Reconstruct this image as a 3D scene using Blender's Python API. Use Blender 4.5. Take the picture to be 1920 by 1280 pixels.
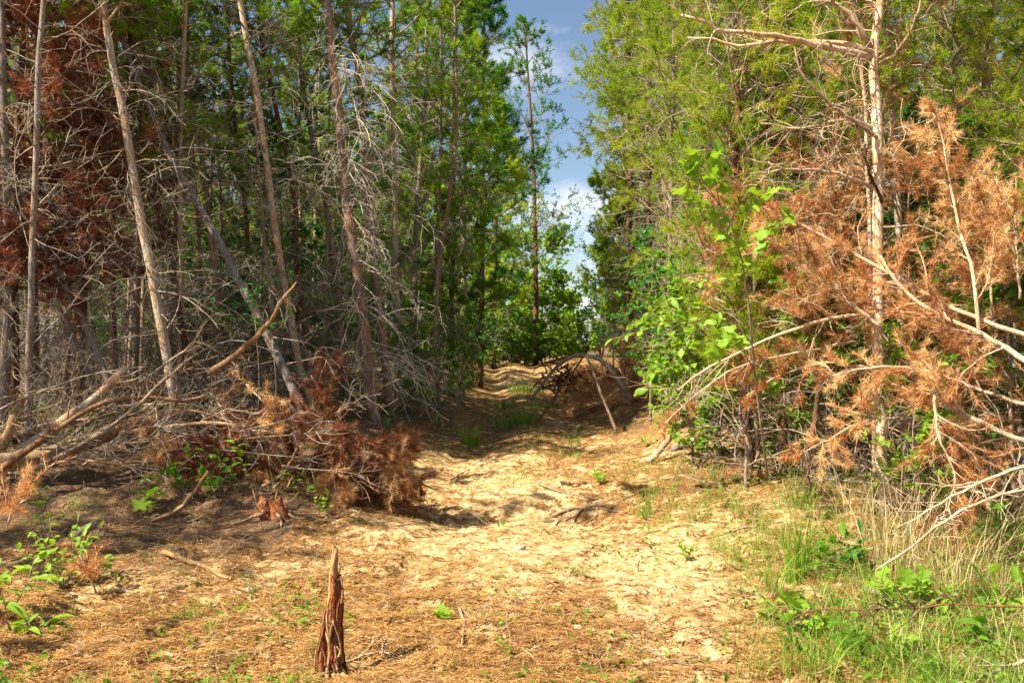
import bpy, math
import numpy as np
from mathutils import Matrix, Vector

for o in list(bpy.data.objects):
    bpy.data.objects.remove(o, do_unlink=True)
S = bpy.context.scene
COL = S.collection

# ------------------------------------------------------------------ camera
CAM_Z = 1.6
F = 1600.0          # focal length in photo pixels (photo 1920 x 1280)
cd = bpy.data.cameras.new('camera'); cam = bpy.data.objects.new('camera', cd); COL.objects.link(cam)
cd.lens = 30.0; cd.sensor_width = 36.0; cd.clip_start = 0.05; cd.clip_end = 3000
cam.location = (0, 0, CAM_Z); cam.rotation_euler = (math.radians(90), 0, 0)
S.camera = cam

# ------------------------------------------------------------------ light
SUN_AZ = (-0.84, -0.54); SUN_EL = 49.0
w = bpy.data.worlds.new('World'); S.world = w; w.use_nodes = True
nt = w.node_tree; nt.nodes.clear()
sky = nt.nodes.new('ShaderNodeTexSky'); sky.sky_type = 'NISHITA'; sky.sun_disc = False
sky.sun_elevation = math.radians(SUN_EL); sky.sun_rotation = math.atan2(SUN_AZ[0], SUN_AZ[1])
sky.air_density = 1.0; sky.dust_density = 0.9; sky.ozone_density = 1.0
tc = nt.nodes.new('ShaderNodeTexCoord')
mp = nt.nodes.new('ShaderNodeMapping'); mp.inputs['Scale'].default_value = (1, 1, 2.2); mp.inputs['Location'].default_value = (0.35, 0.2, 0.0)
nz = nt.nodes.new('ShaderNodeTexNoise'); nz.inputs['Scale'].default_value = 3.2; nz.inputs['Detail'].default_value = 7; nz.inputs['Roughness'].default_value = 0.55
rp = nt.nodes.new('ShaderNodeValToRGB'); rp.color_ramp.elements[0].position = 0.52; rp.color_ramp.elements[1].position = 0.74
mx = nt.nodes.new('ShaderNodeMix'); mx.data_type = 'RGBA'; mx.inputs['B'].default_value = (9.0, 9.0, 9.2, 1)
bg = nt.nodes.new('ShaderNodeBackground'); bg.inputs['Strength'].default_value = 0.055
wo = nt.nodes.new('ShaderNodeOutputWorld')
nt.links.new(tc.outputs['Generated'], mp.inputs['Vector']); nt.links.new(mp.outputs[0], nz.inputs['Vector'])
nt.links.new(nz.outputs['Fac'], rp.inputs[0]); nt.links.new(rp.outputs[0], mx.inputs['Factor'])
nt.links.new(sky.outputs[0], mx.inputs['A']); nt.links.new(mx.outputs['Result'], bg.inputs[0]); nt.links.new(bg.outputs[0], wo.inputs[0])

sl = bpy.data.lights.new('sun', 'SUN'); sl.energy = 5.0; sl.angle = math.radians(0.5); sl.color = (1.0, 0.90, 0.70)
so = bpy.data.objects.new('sun', sl); COL.objects.link(so)
el = math.radians(SUN_EL); hn = math.hypot(*SUN_AZ)
SV = Vector((SUN_AZ[0]/hn*math.cos(el), SUN_AZ[1]/hn*math.cos(el), math.sin(el)))
so.rotation_euler = SV.to_track_quat('Z', 'Y').to_euler(); so.location = (0, 0, 40)
S.view_settings.view_transform = 'Standard'; S.view_settings.look = 'None'
S.view_settings.exposure = 1.5; S.view_settings.gamma = 1.0; S.view_settings.use_curve_mapping = False
S.render.engine = 'CYCLES'
S.cycles.max_bounces = 6; S.cycles.diffuse_bounces = 3; S.cycles.glossy_bounces = 2; S.cycles.transmission_bounces = 4

# ------------------------------------------------------------------ numpy noise
rng = np.random.default_rng(7)
_tab = np.random.default_rng(3).random((256, 256))
def vnoise(x, y):
    xi = np.floor(x).astype(int); yi = np.floor(y).astype(int)
    fx = x-xi; fy = y-yi; fx = fx*fx*(3-2*fx); fy = fy*fy*(3-2*fy)
    a = _tab[xi & 255, yi & 255]; b = _tab[(xi+1) & 255, yi & 255]
    c = _tab[xi & 255, (yi+1) & 255]; d = _tab[(xi+1) & 255, (yi+1) & 255]
    return (a*(1-fx)+b*fx)*(1-fy)+(c*(1-fx)+d*fx)*fy
def fbm(x, y, s, o=4):
    r = 0; a = 1; t = 0
    for i in range(o):
        r = r+a*vnoise(x*s+i*17.3, y*s+i*9.1); t += a; a *= .5; s *= 2.03
    return r/t-.5
def sst(a, b, x):
    t = np.clip((x-a)/(b-a), 0, 1); return t*t*(3-2*t)

def trail_x(y): return -0.15+0.55*sst(8, 16, y)-0.35*sst(18, 34, y)
def base_h(x, y):
    x = np.asarray(x, float); y = np.asarray(y, float)
    z = 0.62*sst(13, 36, y)-1.5*sst(38, 75, y)
    tx = trail_x(y)
    d = x-tx
    on = sst(9, 13, y)
    z = z+on*(0.22*sst(1.3, 2.6, np.abs(d)))                         # banks beside the trail
    z = z-on*0.10*np.exp(-((np.abs(d)-0.75)/0.28)**2)+on*.05*np.exp(-(d/.3)**2)                  # two wheel ruts
    z = z+0.34*sst(-0.6, -2.6, x)*sst(7.0, 8.6, y)*(1-sst(10.5, 14, y)*.5)    # bank under the brush pile
    z = z-0.24*np.exp(-((x+0.1)/1.5)**2-((y-8.4)/0.55)**2)             # hollow where the trail leaves the clearing
    z = z+0.12*sst(1.2, 3.4, x)*sst(5, 8, y)
    return z
def detail_h(x, y):
    z = 0.16*fbm(x, y, .45, 3)+0.085*fbm(x+40, y, 1.7, 4)
    near = 1-sst(15, 22, y)
    z = z+near*.075*(np.abs(fbm(x+31, y*1.3+7, 2.4, 4))*2-.3)
    tr = (1-sst(8, 9.5, y))*sst(3.2, 4.2, y); cx = .05+.10*np.sin(y*.9)
    z = z+tr*(.05*np.exp(-((x-cx)/.16)**2)-.045*np.exp(-((np.abs(x-cx)-.62)/.2)**2))*(.6+fbm(x, y, 1.3, 2))
    z = z+near*0.085*fbm(x+9, y+3, 5.0, 5)+near*0.045*(np.abs(fbm(x, y*1.6, 12, 3)))
    return z
def H(x, y): return base_h(x, y)+detail_h(np.asarray(x, float), np.asarray(y, float))
def Hf(x, y): return float(H(x, y))

def at(px, py, Y): return np.array([(px-960)/F*Y, Y, CAM_Z-(py-640)/F*Y])
def G(px, py):
    ys = np.arange(2.5, 70, .02)
    xs = (px-960)/F*ys; zs = CAM_Z-(py-640)/F*ys
    k = np.nonzero(zs <= H(xs, ys))[0]
    i = k[0] if len(k) else len(ys)-1
    return np.array([xs[i], ys[i], H(xs[i], ys[i])])

# ------------------------------------------------------------------ objects
def tag(o, label=None, cat=None, group=None, kind=None):
    if label: o['label'] = label
    if cat: o['category'] = cat
    if group: o['group'] = group
    if kind: o['kind'] = kind
    return o
def empty(name, loc=(0, 0, 0), label=None, cat=None, group=None):
    o = bpy.data.objects.new(name, None); COL.objects.link(o); o.location = loc; o.empty_display_size = .2
    return tag(o, label, cat, group)

class MB:
    """collects geometry: verts, faces (tri or quad), material slot and a random value per vertex"""
    def __init__(s): s.V = []; s.T = []; s.Q = []; s.tm = []; s.qm = []; s.A = []; s.n = 0
    def add(s, V, faces, mat=0, a=None):
        V = np.asarray(V, np.float32).reshape(-1, 3); faces = np.asarray(faces, np.int64)
        if len(V) == 0: return s
        (s.T if faces.shape[1] == 3 else s.Q).append(faces+s.n)
        (s.tm if faces.shape[1] == 3 else s.qm).append(np.full(len(faces), mat, np.int32))
        if a is None: a = np.full(len(V), .5)
        s.V.append(V); s.A.append(np.asarray(a, np.float32)); s.n += len(V); return s
    def mesh(s, name, mats, smooth=True, origin=(0, 0, 0)):
        V = np.concatenate(s.V)-np.asarray(origin, np.float32)
        T = np.concatenate(s.T) if s.T else np.zeros((0, 3), np.int64)
        Q = np.concatenate(s.Q) if s.Q else np.zeros((0, 4), np.int64)
        me = bpy.data.meshes.new(name)
        me.vertices.add(len(V)); me.vertices.foreach_set('co', V.astype(np.float32).ravel())
        nl = len(T)*3+len(Q)*4
        me.loops.add(nl); me.loops.foreach_set('vertex_index', np.concatenate([T.ravel(), Q.ravel()]).astype(np.int32))
        nf = len(T)+len(Q); me.polygons.add(nf)
        st = np.concatenate([np.arange(len(T))*3, len(T)*3+np.arange(len(Q))*4]).astype(np.int32)
        me.polygons.foreach_set('loop_start', st)
        mi = np.concatenate((s.tm or [np.zeros(0, np.int32)])+(s.qm or [np.zeros(0, np.int32)])).astype(np.int32)
        for m in (mats if isinstance(mats, (list, tuple)) else [mats]): me.materials.append(m)
        me.polygons.foreach_set('material_index', mi)
        if smooth: me.polygons.foreach_set('use_smooth', np.ones(nf, bool))
        at_ = me.attributes.new('v', 'FLOAT', 'POINT'); at_.data.foreach_set('value', np.concatenate(s.A).astype(np.float32))
        me.update(calc_edges=True); return me
    def obj(s, name, mats, parent=None, smooth=True, loc=None):
        origin = (0, 0, 0) if loc is None else loc
        o = bpy.data.objects.new(name, s.mesh(name, mats, smooth, origin)); COL.objects.link(o)
        if loc is not None: o.location = loc
        if parent is not None: o.parent = parent
        return o

def unit(v): return v/np.maximum(np.linalg.norm(v, axis=-1, keepdims=True), 1e-9)
def tubes(mb, P, R, k=4, mat=0, a=None, cap=True):
    P = np.asarray(P, float); R = np.asarray(R, float)
    if P.ndim == 2: P = P[None]; R = R[None]
    B, n, _ = P.shape
    if B == 0: return mb
    T = unit(np.gradient(P, axis=1))
    ref = np.zeros((B, 1, 3)); m = np.abs(T.mean(1)); ax = np.argmin(m, axis=1); ref[np.arange(B), 0, ax] = 1
    U = unit(np.cross(T, ref)); W = np.cross(T, U)
    an = np.arange(k)*2*math.pi/k
    V = P[:, :, None]+R[:, :, None, None]*(np.cos(an)[None, None, :, None]*U[:, :, None]+np.sin(an)[None, None, :, None]*W[:, :, None])
    idx = np.arange(B*n*k).reshape(B, n, k)
    q = np.stack([idx[:, :-1, :], np.roll(idx, -1, 2)[:, :-1, :], np.roll(idx, -1, 2)[:, 1:, :], idx[:, 1:, :]], -1).reshape(-1, 4)
    if a is None: a = rng.random(B)
    A = np.repeat(np.broadcast_to(a, (B,)), n*k)
    base = mb.n
    mb.add(V.reshape(-1, 3), q, mat, A)
    if cap and k > 3 and B < 40:
        for b in range(B):
            for e in (0, n-1):
                ids = idx[b, e]
                c = P[b, e]; nb = mb.n
                mb.V.append(c[None].astype(np.float32)); mb.A.append(np.array([A[0]], np.float32)); mb.n += 1
                r = np.roll(ids, -1)
                f = np.stack([ids+base, r+base, np.full(k, nb)], -1) if e else np.stack([r+base, ids+base, np.full(k, nb)], -1)
                mb.T.append(f); mb.tm.append(np.full(k, mat, np.int32))
    return mb
def grow(st, d, L, r0, r1, n=6, curl=.25, grav=0.0, g=rng):
    """random-walk branches; grav<0 droops, >0 rises"""
    st = np.asarray(st, float); d = unit(np.asarray(d, float)); B = len(st)
    L = np.broadcast_to(L, (B,)); r0 = np.broadcast_to(r0, (B,)); r1 = np.broadcast_to(r1, (B,))
    P = np.zeros((B, n, 3)); P[:, 0] = st
    bend = g.normal(size=(B, 3))*curl*.6
    for i in range(1, n):
        d = unit(d+bend*.5+g.normal(size=(B, 3))*curl*.7+np.array([0, 0, grav]))
        P[:, i] = P[:, i-1]+d*(L/(n-1))[:, None]
    t = np.linspace(0, 1, n)
    R = r0[:, None]*(1-t)+r1[:, None]*t
    return P, R
def kids(P, R, m, t0=.25, t1=1.0, ang=(35, 70), g=rng, rk=.6):
    B, n, _ = P.shape
    t = g.uniform(t0, t1, (B, m))*(n-1); i = np.minimum(t.astype(int), n-2); f = t-i
    b = np.arange(B)[:, None]
    st = P[b, i]*(1-f[..., None])+P[b, i+1]*f[..., None]
    T = unit(P[b, i+1]-P[b, i]); r = (R[b, i]*(1-f)+R[b, i+1]*f)*rk
    q = unit(np.cross(T, g.normal(size=T.shape)))
    a = np.radians(g.uniform(ang[0], ang[1], (B, m)))[..., None]
    d = T*np.cos(a)+q*np.sin(a)
    return st.reshape(-1, 3), d.reshape(-1, 3), r.ravel(), (t/(n-1)).ravel()
def needles(mb, C, D, m, L, W, mat=0, spread=.9, along=.06, a=None, g=rng):
    """m needles (thin triangles) round each centre C, pointing forward of D"""
    N = len(C)
    if N == 0: return mb
    C = np.repeat(C, m, 0)+np.repeat(unit(D), m, 0)*g.uniform(-along, along*.4, (N*m, 1))
    d = unit(np.repeat(unit(D), m, 0)+g.normal(size=(N*m, 3))*spread)
    l = L*g.uniform(.6, 1.15, (N*m, 1))
    q = unit(np.cross(d, g.normal(size=d.shape)))*W*.5
    V = np.stack([C-q, C+q, C+d*l], 1).reshape(-1, 3)
    if a is None: a = g.random(N)
    A = np.repeat(np.clip(np.repeat(a, m)+g.normal(size=N*m)*.12, 0, 1), 3)
    return mb.add(V, np.arange(N*m*3).reshape(-1, 3), mat, A)
def leaves(mb, C, D, L, W, mat=0, a=None, g=rng):
    """small folded leaves, 2 tris each"""
    N = len(C)
    if N == 0: return mb
    d = unit(D+g.normal(size=(N, 3))*.5); up = unit(g.normal(size=(N, 3))*.55+np.array([0, 0, 1.0]))
    q = unit(np.cross(d, up)); nn = np.cross(q, d)
    l = L*g.uniform(.6, 1.2, (N, 1)); ww = W*g.uniform(.8, 1.2, (N, 1))
    V = np.stack([C, C+d*l*.5+q*ww*.5+nn*ww*.15, C+d*l, C+d*l*.5-q*ww*.5+nn*ww*.15], 1).reshape(-1, 3)
    i = np.arange(N)[:, None]*4
    f = np.concatenate([i+[0, 1, 2], i+[0, 2, 3]])
    if a is None: a = g.random(N)
    return mb.add(V, f, mat, np.repeat(a, 4))
def blades(mb, C, n, hgt, wid, lean=.35, rad=.05, mat=0, g=rng, segs=4, a=None):
    """curved grass blades, n per centre"""
    N = len(C)*n
    hgt = np.repeat(np.broadcast_to(hgt, (len(C),)), n)*g.uniform(.45, 1.15, N)
    b = np.repeat(np.asarray(C, float), n, 0); th = g.uniform(0, 2*math.pi, N); rr = rad*np.sqrt(g.random(N))
    b = b+np.stack([np.cos(th)*rr, np.sin(th)*rr, np.zeros(N)], -1)
    th2 = th+g.normal(size=N)*.8; o = np.stack([np.cos(th2), np.sin(th2), np.zeros(N)], -1)
    ln = lean*g.uniform(.2, 1.8, N)
    t = np.linspace(0, 1, segs)
    P = b[:, None]+o[:, None]*(ln*hgt)[:, None, None]*(t**2)[None, :, None]+np.array([0, 0, 1.])*(hgt[:, None]*(t-.28*ln[:, None]*t**3))[..., None]
    s = np.stack([-np.sin(th2), np.cos(th2), np.zeros(N)], -1)
    s = unit(s+g.normal(size=s.shape)*.5)
    ww = wid*(1-t**2*.92)
    V = np.stack([P-s[:, None]*ww[None, :, None]*.5, P+s[:, None]*ww[None, :, None]*.5], 2).reshape(-1, 3)
    idx = np.arange(N*segs*2).reshape(N, segs, 2)
    q = np.stack([idx[:, :-1, 0], idx[:, :-1, 1], idx[:, 1:, 1], idx[:, 1:, 0]], -1).reshape(-1, 4)
    if a is None: a = g.random(N)
    return mb.add(V, q, mat, np.repeat(a, segs*2))

# ------------------------------------------------------------------ materials
def newmat(name):
    m = bpy.data.materials.new(name); m.use_nodes = True; m.node_tree.nodes.clear(); return m, m.node_tree
def node(nt, typ, **kw):
    n = nt.nodes.new(typ)
    for k, v in kw.items():
        if k in n.inputs: n.inputs[k].default_value = v
        else: setattr(n, k, v)
    return n
def ramp(nt, fac, stops):
    r = nt.nodes.new('ShaderNodeValToRGB'); e = r.color_ramp.elements
    while len(e) < len(stops): e.new(.5)
    for i, (p, c) in enumerate(stops): e[i].position = p; e[i].color = (*c, 1) if len(c) == 3 else c
    nt.links.new(fac, r.inputs[0]); return r.outputs[0]
def mixc(nt, f, a, b, bt='MIX'):
    m = nt.nodes.new('ShaderNodeMix'); m.data_type = 'RGBA'; m.blend_type = bt
    for s, v in (('Factor', f), ('A', a), ('B', b)):
        if isinstance(v, (int, float)): m.inputs[s].default_value = v
        elif isinstance(v, tuple): m.inputs[s].default_value = (*v, 1) if len(v) == 3 else v
        else: nt.links.new(v, m.inputs[s])
    return m.outputs['Result']
def mth(nt, op, a, b=None):
    m = nt.nodes.new('ShaderNodeMath'); m.operation = op
    for i, v in enumerate((a, b)):
        if v is None: continue
        if isinstance(v, (int, float)): m.inputs[i].default_value = v
        else: nt.links.new(v, m.inputs[i])
    return m.outputs[0]
def foliage(name, stops, trans=.4, rough=.55, objvar=.25, tr_tint=(1.25, 1.25, .6), spec=.35):
    m, nt = newmat(name)
    at_ = node(nt, 'ShaderNodeAttribute', attribute_name='v')
    oi = nt.nodes.new('ShaderNodeObjectInfo')
    f = mth(nt, 'ADD', mth(nt, 'MULTIPLY', at_.outputs['Fac'], 1-objvar), mth(nt, 'MULTIPLY', oi.outputs['Random'], objvar))
    c = ramp(nt, f, stops)
    p = node(nt, 'ShaderNodeBsdfPrincipled', Roughness=rough); p.inputs['Specular IOR Level'].default_value = spec
    nt.links.new(c, p.inputs['Base Color'])
    tr = nt.nodes.new('ShaderNodeBsdfTranslucent')
    nt.links.new(mixc(nt, 1.0, c, tr_tint, 'MULTIPLY'), tr.inputs[0])
    ms = nt.nodes.new('ShaderNodeMixShader'); ms.inputs[0].default_value = trans
    nt.links.new(p.outputs[0], ms.inputs[1]); nt.links.new(tr.outputs[0], ms.inputs[2])
    o = nt.nodes.new('ShaderNodeOutputMaterial'); nt.links.new(ms.outputs[0], o.inputs[0]); return m
def bark(name, light, dark, scale=1.0, bump=.5, fine=1.0, third=None):
    m, nt = newmat(name)
    tc = nt.nodes.new('ShaderNodeTexCoord')
    mp = nt.nodes.new('ShaderNodeMapping'); mp.inputs['Scale'].default_value = (1, 1, .28); nt.links.new(tc.outputs['Object'], mp.inputs[0])
    n1 = node(nt, 'ShaderNodeTexNoise', Scale=26*scale, Detail=6.0, Roughness=.65); nt.links.new(mp.outputs[0], n1.inputs['Vector'])
    vo = node(nt, 'ShaderNodeTexVoronoi', Scale=38*scale); vo.feature = 'DISTANCE_TO_EDGE'; nt.links.new(mp.outputs[0], vo.inputs['Vector'])
    n2 = node(nt, 'ShaderNodeTexNoise', Scale=3.5*fine, Detail=3.0); nt.links.new(tc.outputs['Object'], n2.inputs['Vector'])
    c = ramp(nt, n1.outputs['Fac'], [(.32, dark), (.62, light)])
    if third: c = mixc(nt, ramp(nt, n2.outputs['Fac'], [(.42, (0, 0, 0)), (.6, (1, 1, 1))]), c, third)
    cr = ramp(nt, vo.outputs['Distance'], [(.0, (.35, .35, .35)), (.10, (1, 1, 1))])
    c = mixc(nt, .8, c, cr, 'MULTIPLY')
    at_ = node(nt, 'ShaderNodeAttribute', attribute_name='v')
    c = mixc(nt, 1.0, c, ramp(nt, at_.outputs['Fac'], [(0, (.72, .72, .74)), (1, (1.0, .97, .93))]), 'MULTIPLY')
    p = node(nt, 'ShaderNodeBsdfPrincipled', Roughness=.88); p.inputs['Specular IOR Level'].default_value = .2
    nt.links.new(c, p.inputs['Base Color'])
    b = node(nt, 'ShaderNodeBump', Strength=bump, Distance=.012)
    nt.links.new(mth(nt, 'ADD', n1.outputs['Fac'], mth(nt, 'MULTIPLY', cr, .5)), b.inputs['Height']); nt.links.new(b.outputs[0], p.inputs['Normal'])
    o = nt.nodes.new('ShaderNodeOutputMaterial'); nt.links.new(p.outputs[0], o.inputs[0]); return m

M = {}
M['needle_green'] = foliage('green_needles', [(0, (.035, .11, .006)), (.4, (.13, .27, .010)), (.75, (.28, .42, .016)), (1, (.42, .48, .03))], trans=.5)
M['needle_yellow'] = foliage('yellow_green_needles', [(0, (.06, .13, .006)), (.4, (.20, .30, .012)), (.8, (.38, .45, .022)), (1, (.50, .44, .06))], trans=.5)
M['needle_blue'] = foliage('deep_green_needles', [(0, (.018, .085, .016)), (.5, (.06, .19, .022)), (1, (.15, .32, .035))], trans=.5)
M['needle_dead'] = foliage('dead_orange_needles', [(0, (.19, .055, .018)), (.35, (.38, .15, .048)), (.65, (.55, .29, .11)), (1, (.78, .58, .30))], objvar=.45, trans=.3, tr_tint=(1.2, .9, .6))
M['needle_dead_red'] = foliage('dead_red_needles', [(0, (.10, .030, .016)), (.5, (.21, .068, .032)), (.85, (.33, .13, .055)), (1, (.48, .28, .11))], trans=.3, tr_tint=(1.2, .9, .6))
M['leaf'] = foliage('broad_leaves', [(0, (.045, .14, .012)), (.5, (.12, .27, .02)), (1, (.27, .42, .04))], trans=.5)
M['leaf_bright'] = foliage('bright_young_leaves', [(0, (.10, .23, .02)), (.5, (.22, .38, .03)), (1, (.42, .52, .07))], trans=.45)
M['leaf_deep'] = foliage('deep_green_leaves', [(0, (.018, .11, .02)), (.5, (.04, .19, .03)), (1, (.10, .29, .045))], trans=.4)
M['grass'] = foliage('green_grass', [(0, (.07, .16, .015)), (.5, (.17, .30, .025)), (1, (.36, .42, .07))], trans=.4)
M['grass_dry'] = foliage('dry_grass', [(0, (.22, .17, .06)), (.5, (.42, .34, .15)), (1, (.60, .52, .28))], trans=.3, tr_tint=(1.1, 1, .7))
M['litter'] = foliage('fallen_needles', [(0, (.07, .026, .010)), (.45, (.29, .13, .038)), (.8, (.50, .29, .09)), (1, (.66, .47, .21))], trans=.1, rough=.8)
M['bark_pale'] = bark('pale_bark', (.66, .57, .46), (.34, .26, .19), third=(.50, .33, .21))
M['bark_cream'] = bark('cream_bark', (.80, .72, .60), (.46, .36, .26), third=(.58, .36, .20))
M['bark_grey'] = bark('grey_bark', (.36, .33, .31), (.15, .125, .11), third=(.28, .20, .15))
M['bark_red'] = bark('reddish_bark', (.40, .31, .26), (.17, .115, .09), third=(.38, .22, .14))
M['bark_dark'] = bark('dark_bark', (.15, .09, .06), (.045, .028, .02), third=(.20, .09, .04))
M['twig'] = bark('dead_twig_wood', (.46, .42, .38), (.22, .19, .16), bump=.1, third=(.36, .28, .2))
M['twig_sunlit'] = bark('sunlit_twig_wood', (.72, .66, .58), (.48, .42, .35), bump=.1, third=(.6, .5, .4))  # lighter copy of the twig wood, sunlight put into its colour
M['twig_dark'] = bark('shaded_twig_wood', (.30, .26, .23), (.15, .12, .10), bump=.1, third=(.22, .16, .12))  # darker copy of the twig wood, shade of the deep woods in its colour
M['twig_brown'] = bark('brown_twig_wood', (.36, .25, .16), (.18, .11, .07), bump=.1, third=(.45, .34, .24))
M['twig_pale'] = bark('bleached_branch_wood', (.66, .56, .43), (.42, .33, .23), bump=.15, third=(.52, .33, .2))
M['log_orange'] = bark('peeling_orange_bark', (.42, .22, .10), (.20, .09, .04), third=(.42, .30, .19))
M['rot'] = bark('rotten_red_wood', (.42, .12, .036), (.17, .042, .016), scale=1.5, bump=1.0, fine=6, third=(.30, .13, .065))
M['splinter'] = bark('splintered_wood', (.55, .36, .17), (.30, .16, .07), scale=1.2, bump=.6)
m, g_ = newmat('pebble'); pb = node(g_, 'ShaderNodeBsdfPrincipled', Roughness=.8)
n1 = node(g_, 'ShaderNodeTexNoise', Scale=30.0, Detail=5.0); g_.links.new(ramp(g_, n1.outputs['Fac'], [(.3, (.24, .18, .12)), (.7, (.46, .37, .26))]), pb.inputs['Base Color'])
g_.links.new(pb.outputs[0], g_.nodes.new('ShaderNodeOutputMaterial').inputs[0]); M['stone'] = m

def ground_material():
    m, nt = newmat('sandy_ground')
    tc = nt.nodes.new('ShaderNodeTexCoord'); O = tc.outputs['Object']
    def nz(s, d=5.0, r=.6, sc=None):
        n = node(nt, 'ShaderNodeTexNoise', Scale=s, Detail=d, Roughness=r)
        if sc:
            q = nt.nodes.new('ShaderNodeMapping'); q.inputs['Scale'].default_value = sc; nt.links.new(O, q.inputs[0]); nt.links.new(q.outputs[0], n.inputs['Vector'])
        else: nt.links.new(O, n.inputs['Vector'])
        return n.outputs['Fac']
    sand = ramp(nt, nz(14, 8, .7), [(.35, (.24, .135, .05)), (.46, (.44, .29, .13)), (.56, (.66, .49, .26)), (.72, (.80, .66, .42))])
    litt = ramp(nt, nz(42, 6, .75, (1, 1.8, 1)), [(.40, (.04, .016, .007)), (.48, (.18, .080, .028)), (.55, (.33, .165, .055)), (.66, (.54, .35, .14))])
    at_ = node(nt, 'ShaderNodeAttribute', attribute_name='v')          # how much straw lies here
    f = mth(nt, 'ADD', at_.outputs['Fac'], mth(nt, 'MULTIPLY', mth(nt, 'SUBTRACT', nz(6.5, 8, .72, (1, 1.7, 1)), .5), 4.2))
    c = mixc(nt, ramp(nt, f, [(.38, (0, 0, 0)), (.62, (1, 1, 1))]), sand, litt)
    mul = ramp(nt, nz(30, 6, .75), [(.35, (.045, .028, .02)), (.5, (.13, .082, .055)), (.65, (.27, .18, .12))])
    c = mixc(nt, ramp(nt, mth(nt, 'ADD', at_.outputs['Fac'], mth(nt, 'MULTIPLY', mth(nt, 'SUBTRACT', nz(3.5, 7, .65), .5), 1.6)), [(.0, (0, 0, 0)), (.95, (0, 0, 0)), (1.0, (.85, .85, .85))]), c, mul)
    green = ramp(nt, nz(1.1, 4), [(.55, (0, 0, 0)), (.72, (.35, .35, .35))])
    c = mixc(nt, green, c, (.23, .21, .055))
    sp = node(nt, 'ShaderNodeTexVoronoi', Scale=75.0); nt.links.new(O, sp.inputs['Vector'])
    c = mixc(nt, ramp(nt, sp.outputs['Distance'], [(.10, (.75, .75, .75)), (.2, (0, 0, 0))]), c, (.13, .07, .035))
    p = node(nt, 'ShaderNodeBsdfPrincipled', Roughness=.95); p.inputs['Specular IOR Level'].default_value = .15
    nt.links.new(c, p.inputs['Base Color'])
    b = node(nt, 'ShaderNodeBump', Strength=.9, Distance=.02)
    nt.links.new(mth(nt, 'ADD', nz(45, 8, .75), mth(nt, 'MULTIPLY', nz(140, 4, .7), .4)), b.inputs['Height']); nt.links.new(b.outputs[0], p.inputs['Normal'])
    nt.links.new(p.outputs[0], nt.nodes.new('ShaderNodeOutputMaterial').inputs[0]); return m
M['ground'] = ground_material()

# ------------------------------------------------------------------ ground sheet
def geo(a, b, n): return a*(b/a)**(np.arange(1, n+1)/n)
xs = np.concatenate([-geo(7, 700, 30)[::-1], np.arange(-7, 7.001, .045), geo(7, 700, 30)])
ys = np.concatenate([-geo(1, 300, 14)[::-1], np.arange(-1, 3, .25), np.arange(3, 13, .04), 13+geo(.12, 12, 90)-.0, 25+geo(.4, 900, 46)])
X, Y = np.meshgrid(xs, ys, indexing='ij')
far = sst(60, 200, np.hypot(X, Y))
Z = base_h(X, Y)*(1-far)+detail_h(X, Y)*(1+2*far)-.9*far
straw = .80+1.4*fbm(X+5, Y, .8, 5)
straw = straw+.35*sst(-1.0, -2.4, X)*sst(6, 8, Y)+.3*sst(9, 12, Y)*(1-np.exp(-((X-trail_x(Y))/1.6)**2))+.25*sst(2.2, 3.5, X)
straw = straw-.45*np.exp(-((X-.05)/.22)**2-((Y-5.9)/1.0)**2)
straw = straw-.36*np.exp(-((X-.9)/1.1)**2-((Y-5.9)/1.5)**2)-.30*np.exp(-((X+.6)/1.6)**2-((Y-6.0)/.9)**2)-.35*np.exp(-((X-.3)/.8)**2-((Y-9.3)/.8)**2)
edge_l = lambda y: -2.35-4.0*(1-sst(8.5, 13.5, y))+.5*sst(20, 34, y)
idx = np.arange(X.size).reshape(X.shape)
q = np.stack([idx[:-1, :-1], idx[1:, :-1], idx[1:, 1:], idx[:-1, 1:]], -1).reshape(-1, 4)
gm = MB(); gm.add(np.stack([X, Y, Z], -1).reshape(-1, 3), q, 0, np.clip(straw*.8+.45*sst(-1.3, -2.3, X)*sst(5.6, 6.8, Y)+.35*sst(9, 12, Y)*(X < edge_l(Y)), 0, 1.3).ravel())
tag(gm.obj('ground', M['ground']), kind='structure')

# ------------------------------------------------------------------ pines
def dead_twigs(mb, P, R, n, L, t0, t1, g, mat=0, grav=-.10, curl=.30, m1=5, m2=3, r=.0085, k=3, el=(-20, 50), az=None):
    """bare curly branches sprouting from a trunk polyline"""
    st, d, _, t = kids(P[None], R[None], n, t0, t1, (70, 90), g)
    a = g.uniform(0, 2*math.pi, n) if az is None else np.radians(g.uniform(az[0], az[1], n))
    e = np.radians(g.uniform(el[0], el[1], n))
    d = np.stack([np.cos(a)*np.cos(e), np.sin(a)*np.cos(e), np.sin(e)], -1)
    l = L*g.uniform(.4, 1.2, n)
    P1, R1 = grow(st, d, l, r, r*.45, 8, curl*.7, grav, g); tubes(mb, P1, R1, k, mat)
    s, dd, rr, _ = kids(P1, R1, m1, .2, 1, (30, 70), g)
    P2, R2 = grow(s, dd, np.repeat(l, m1)*g.uniform(.2, .55, n*m1), np.maximum(rr, r*.38), r*.3, 6, curl, grav, g); tubes(mb, P2, R2, 3, mat)
    if m2:
        s, dd, rr, _ = kids(P2, R2, m2, .2, 1, (30, 75), g)
        P3, R3 = grow(s, dd, np.repeat(l, m1*m2)*g.uniform(.08, .22, n*m1*m2), np.maximum(rr*.8, r*.3), r*.24, 4, curl*1.2, grav, g); tubes(mb, P3, R3, 3, mat)
    return P1

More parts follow.
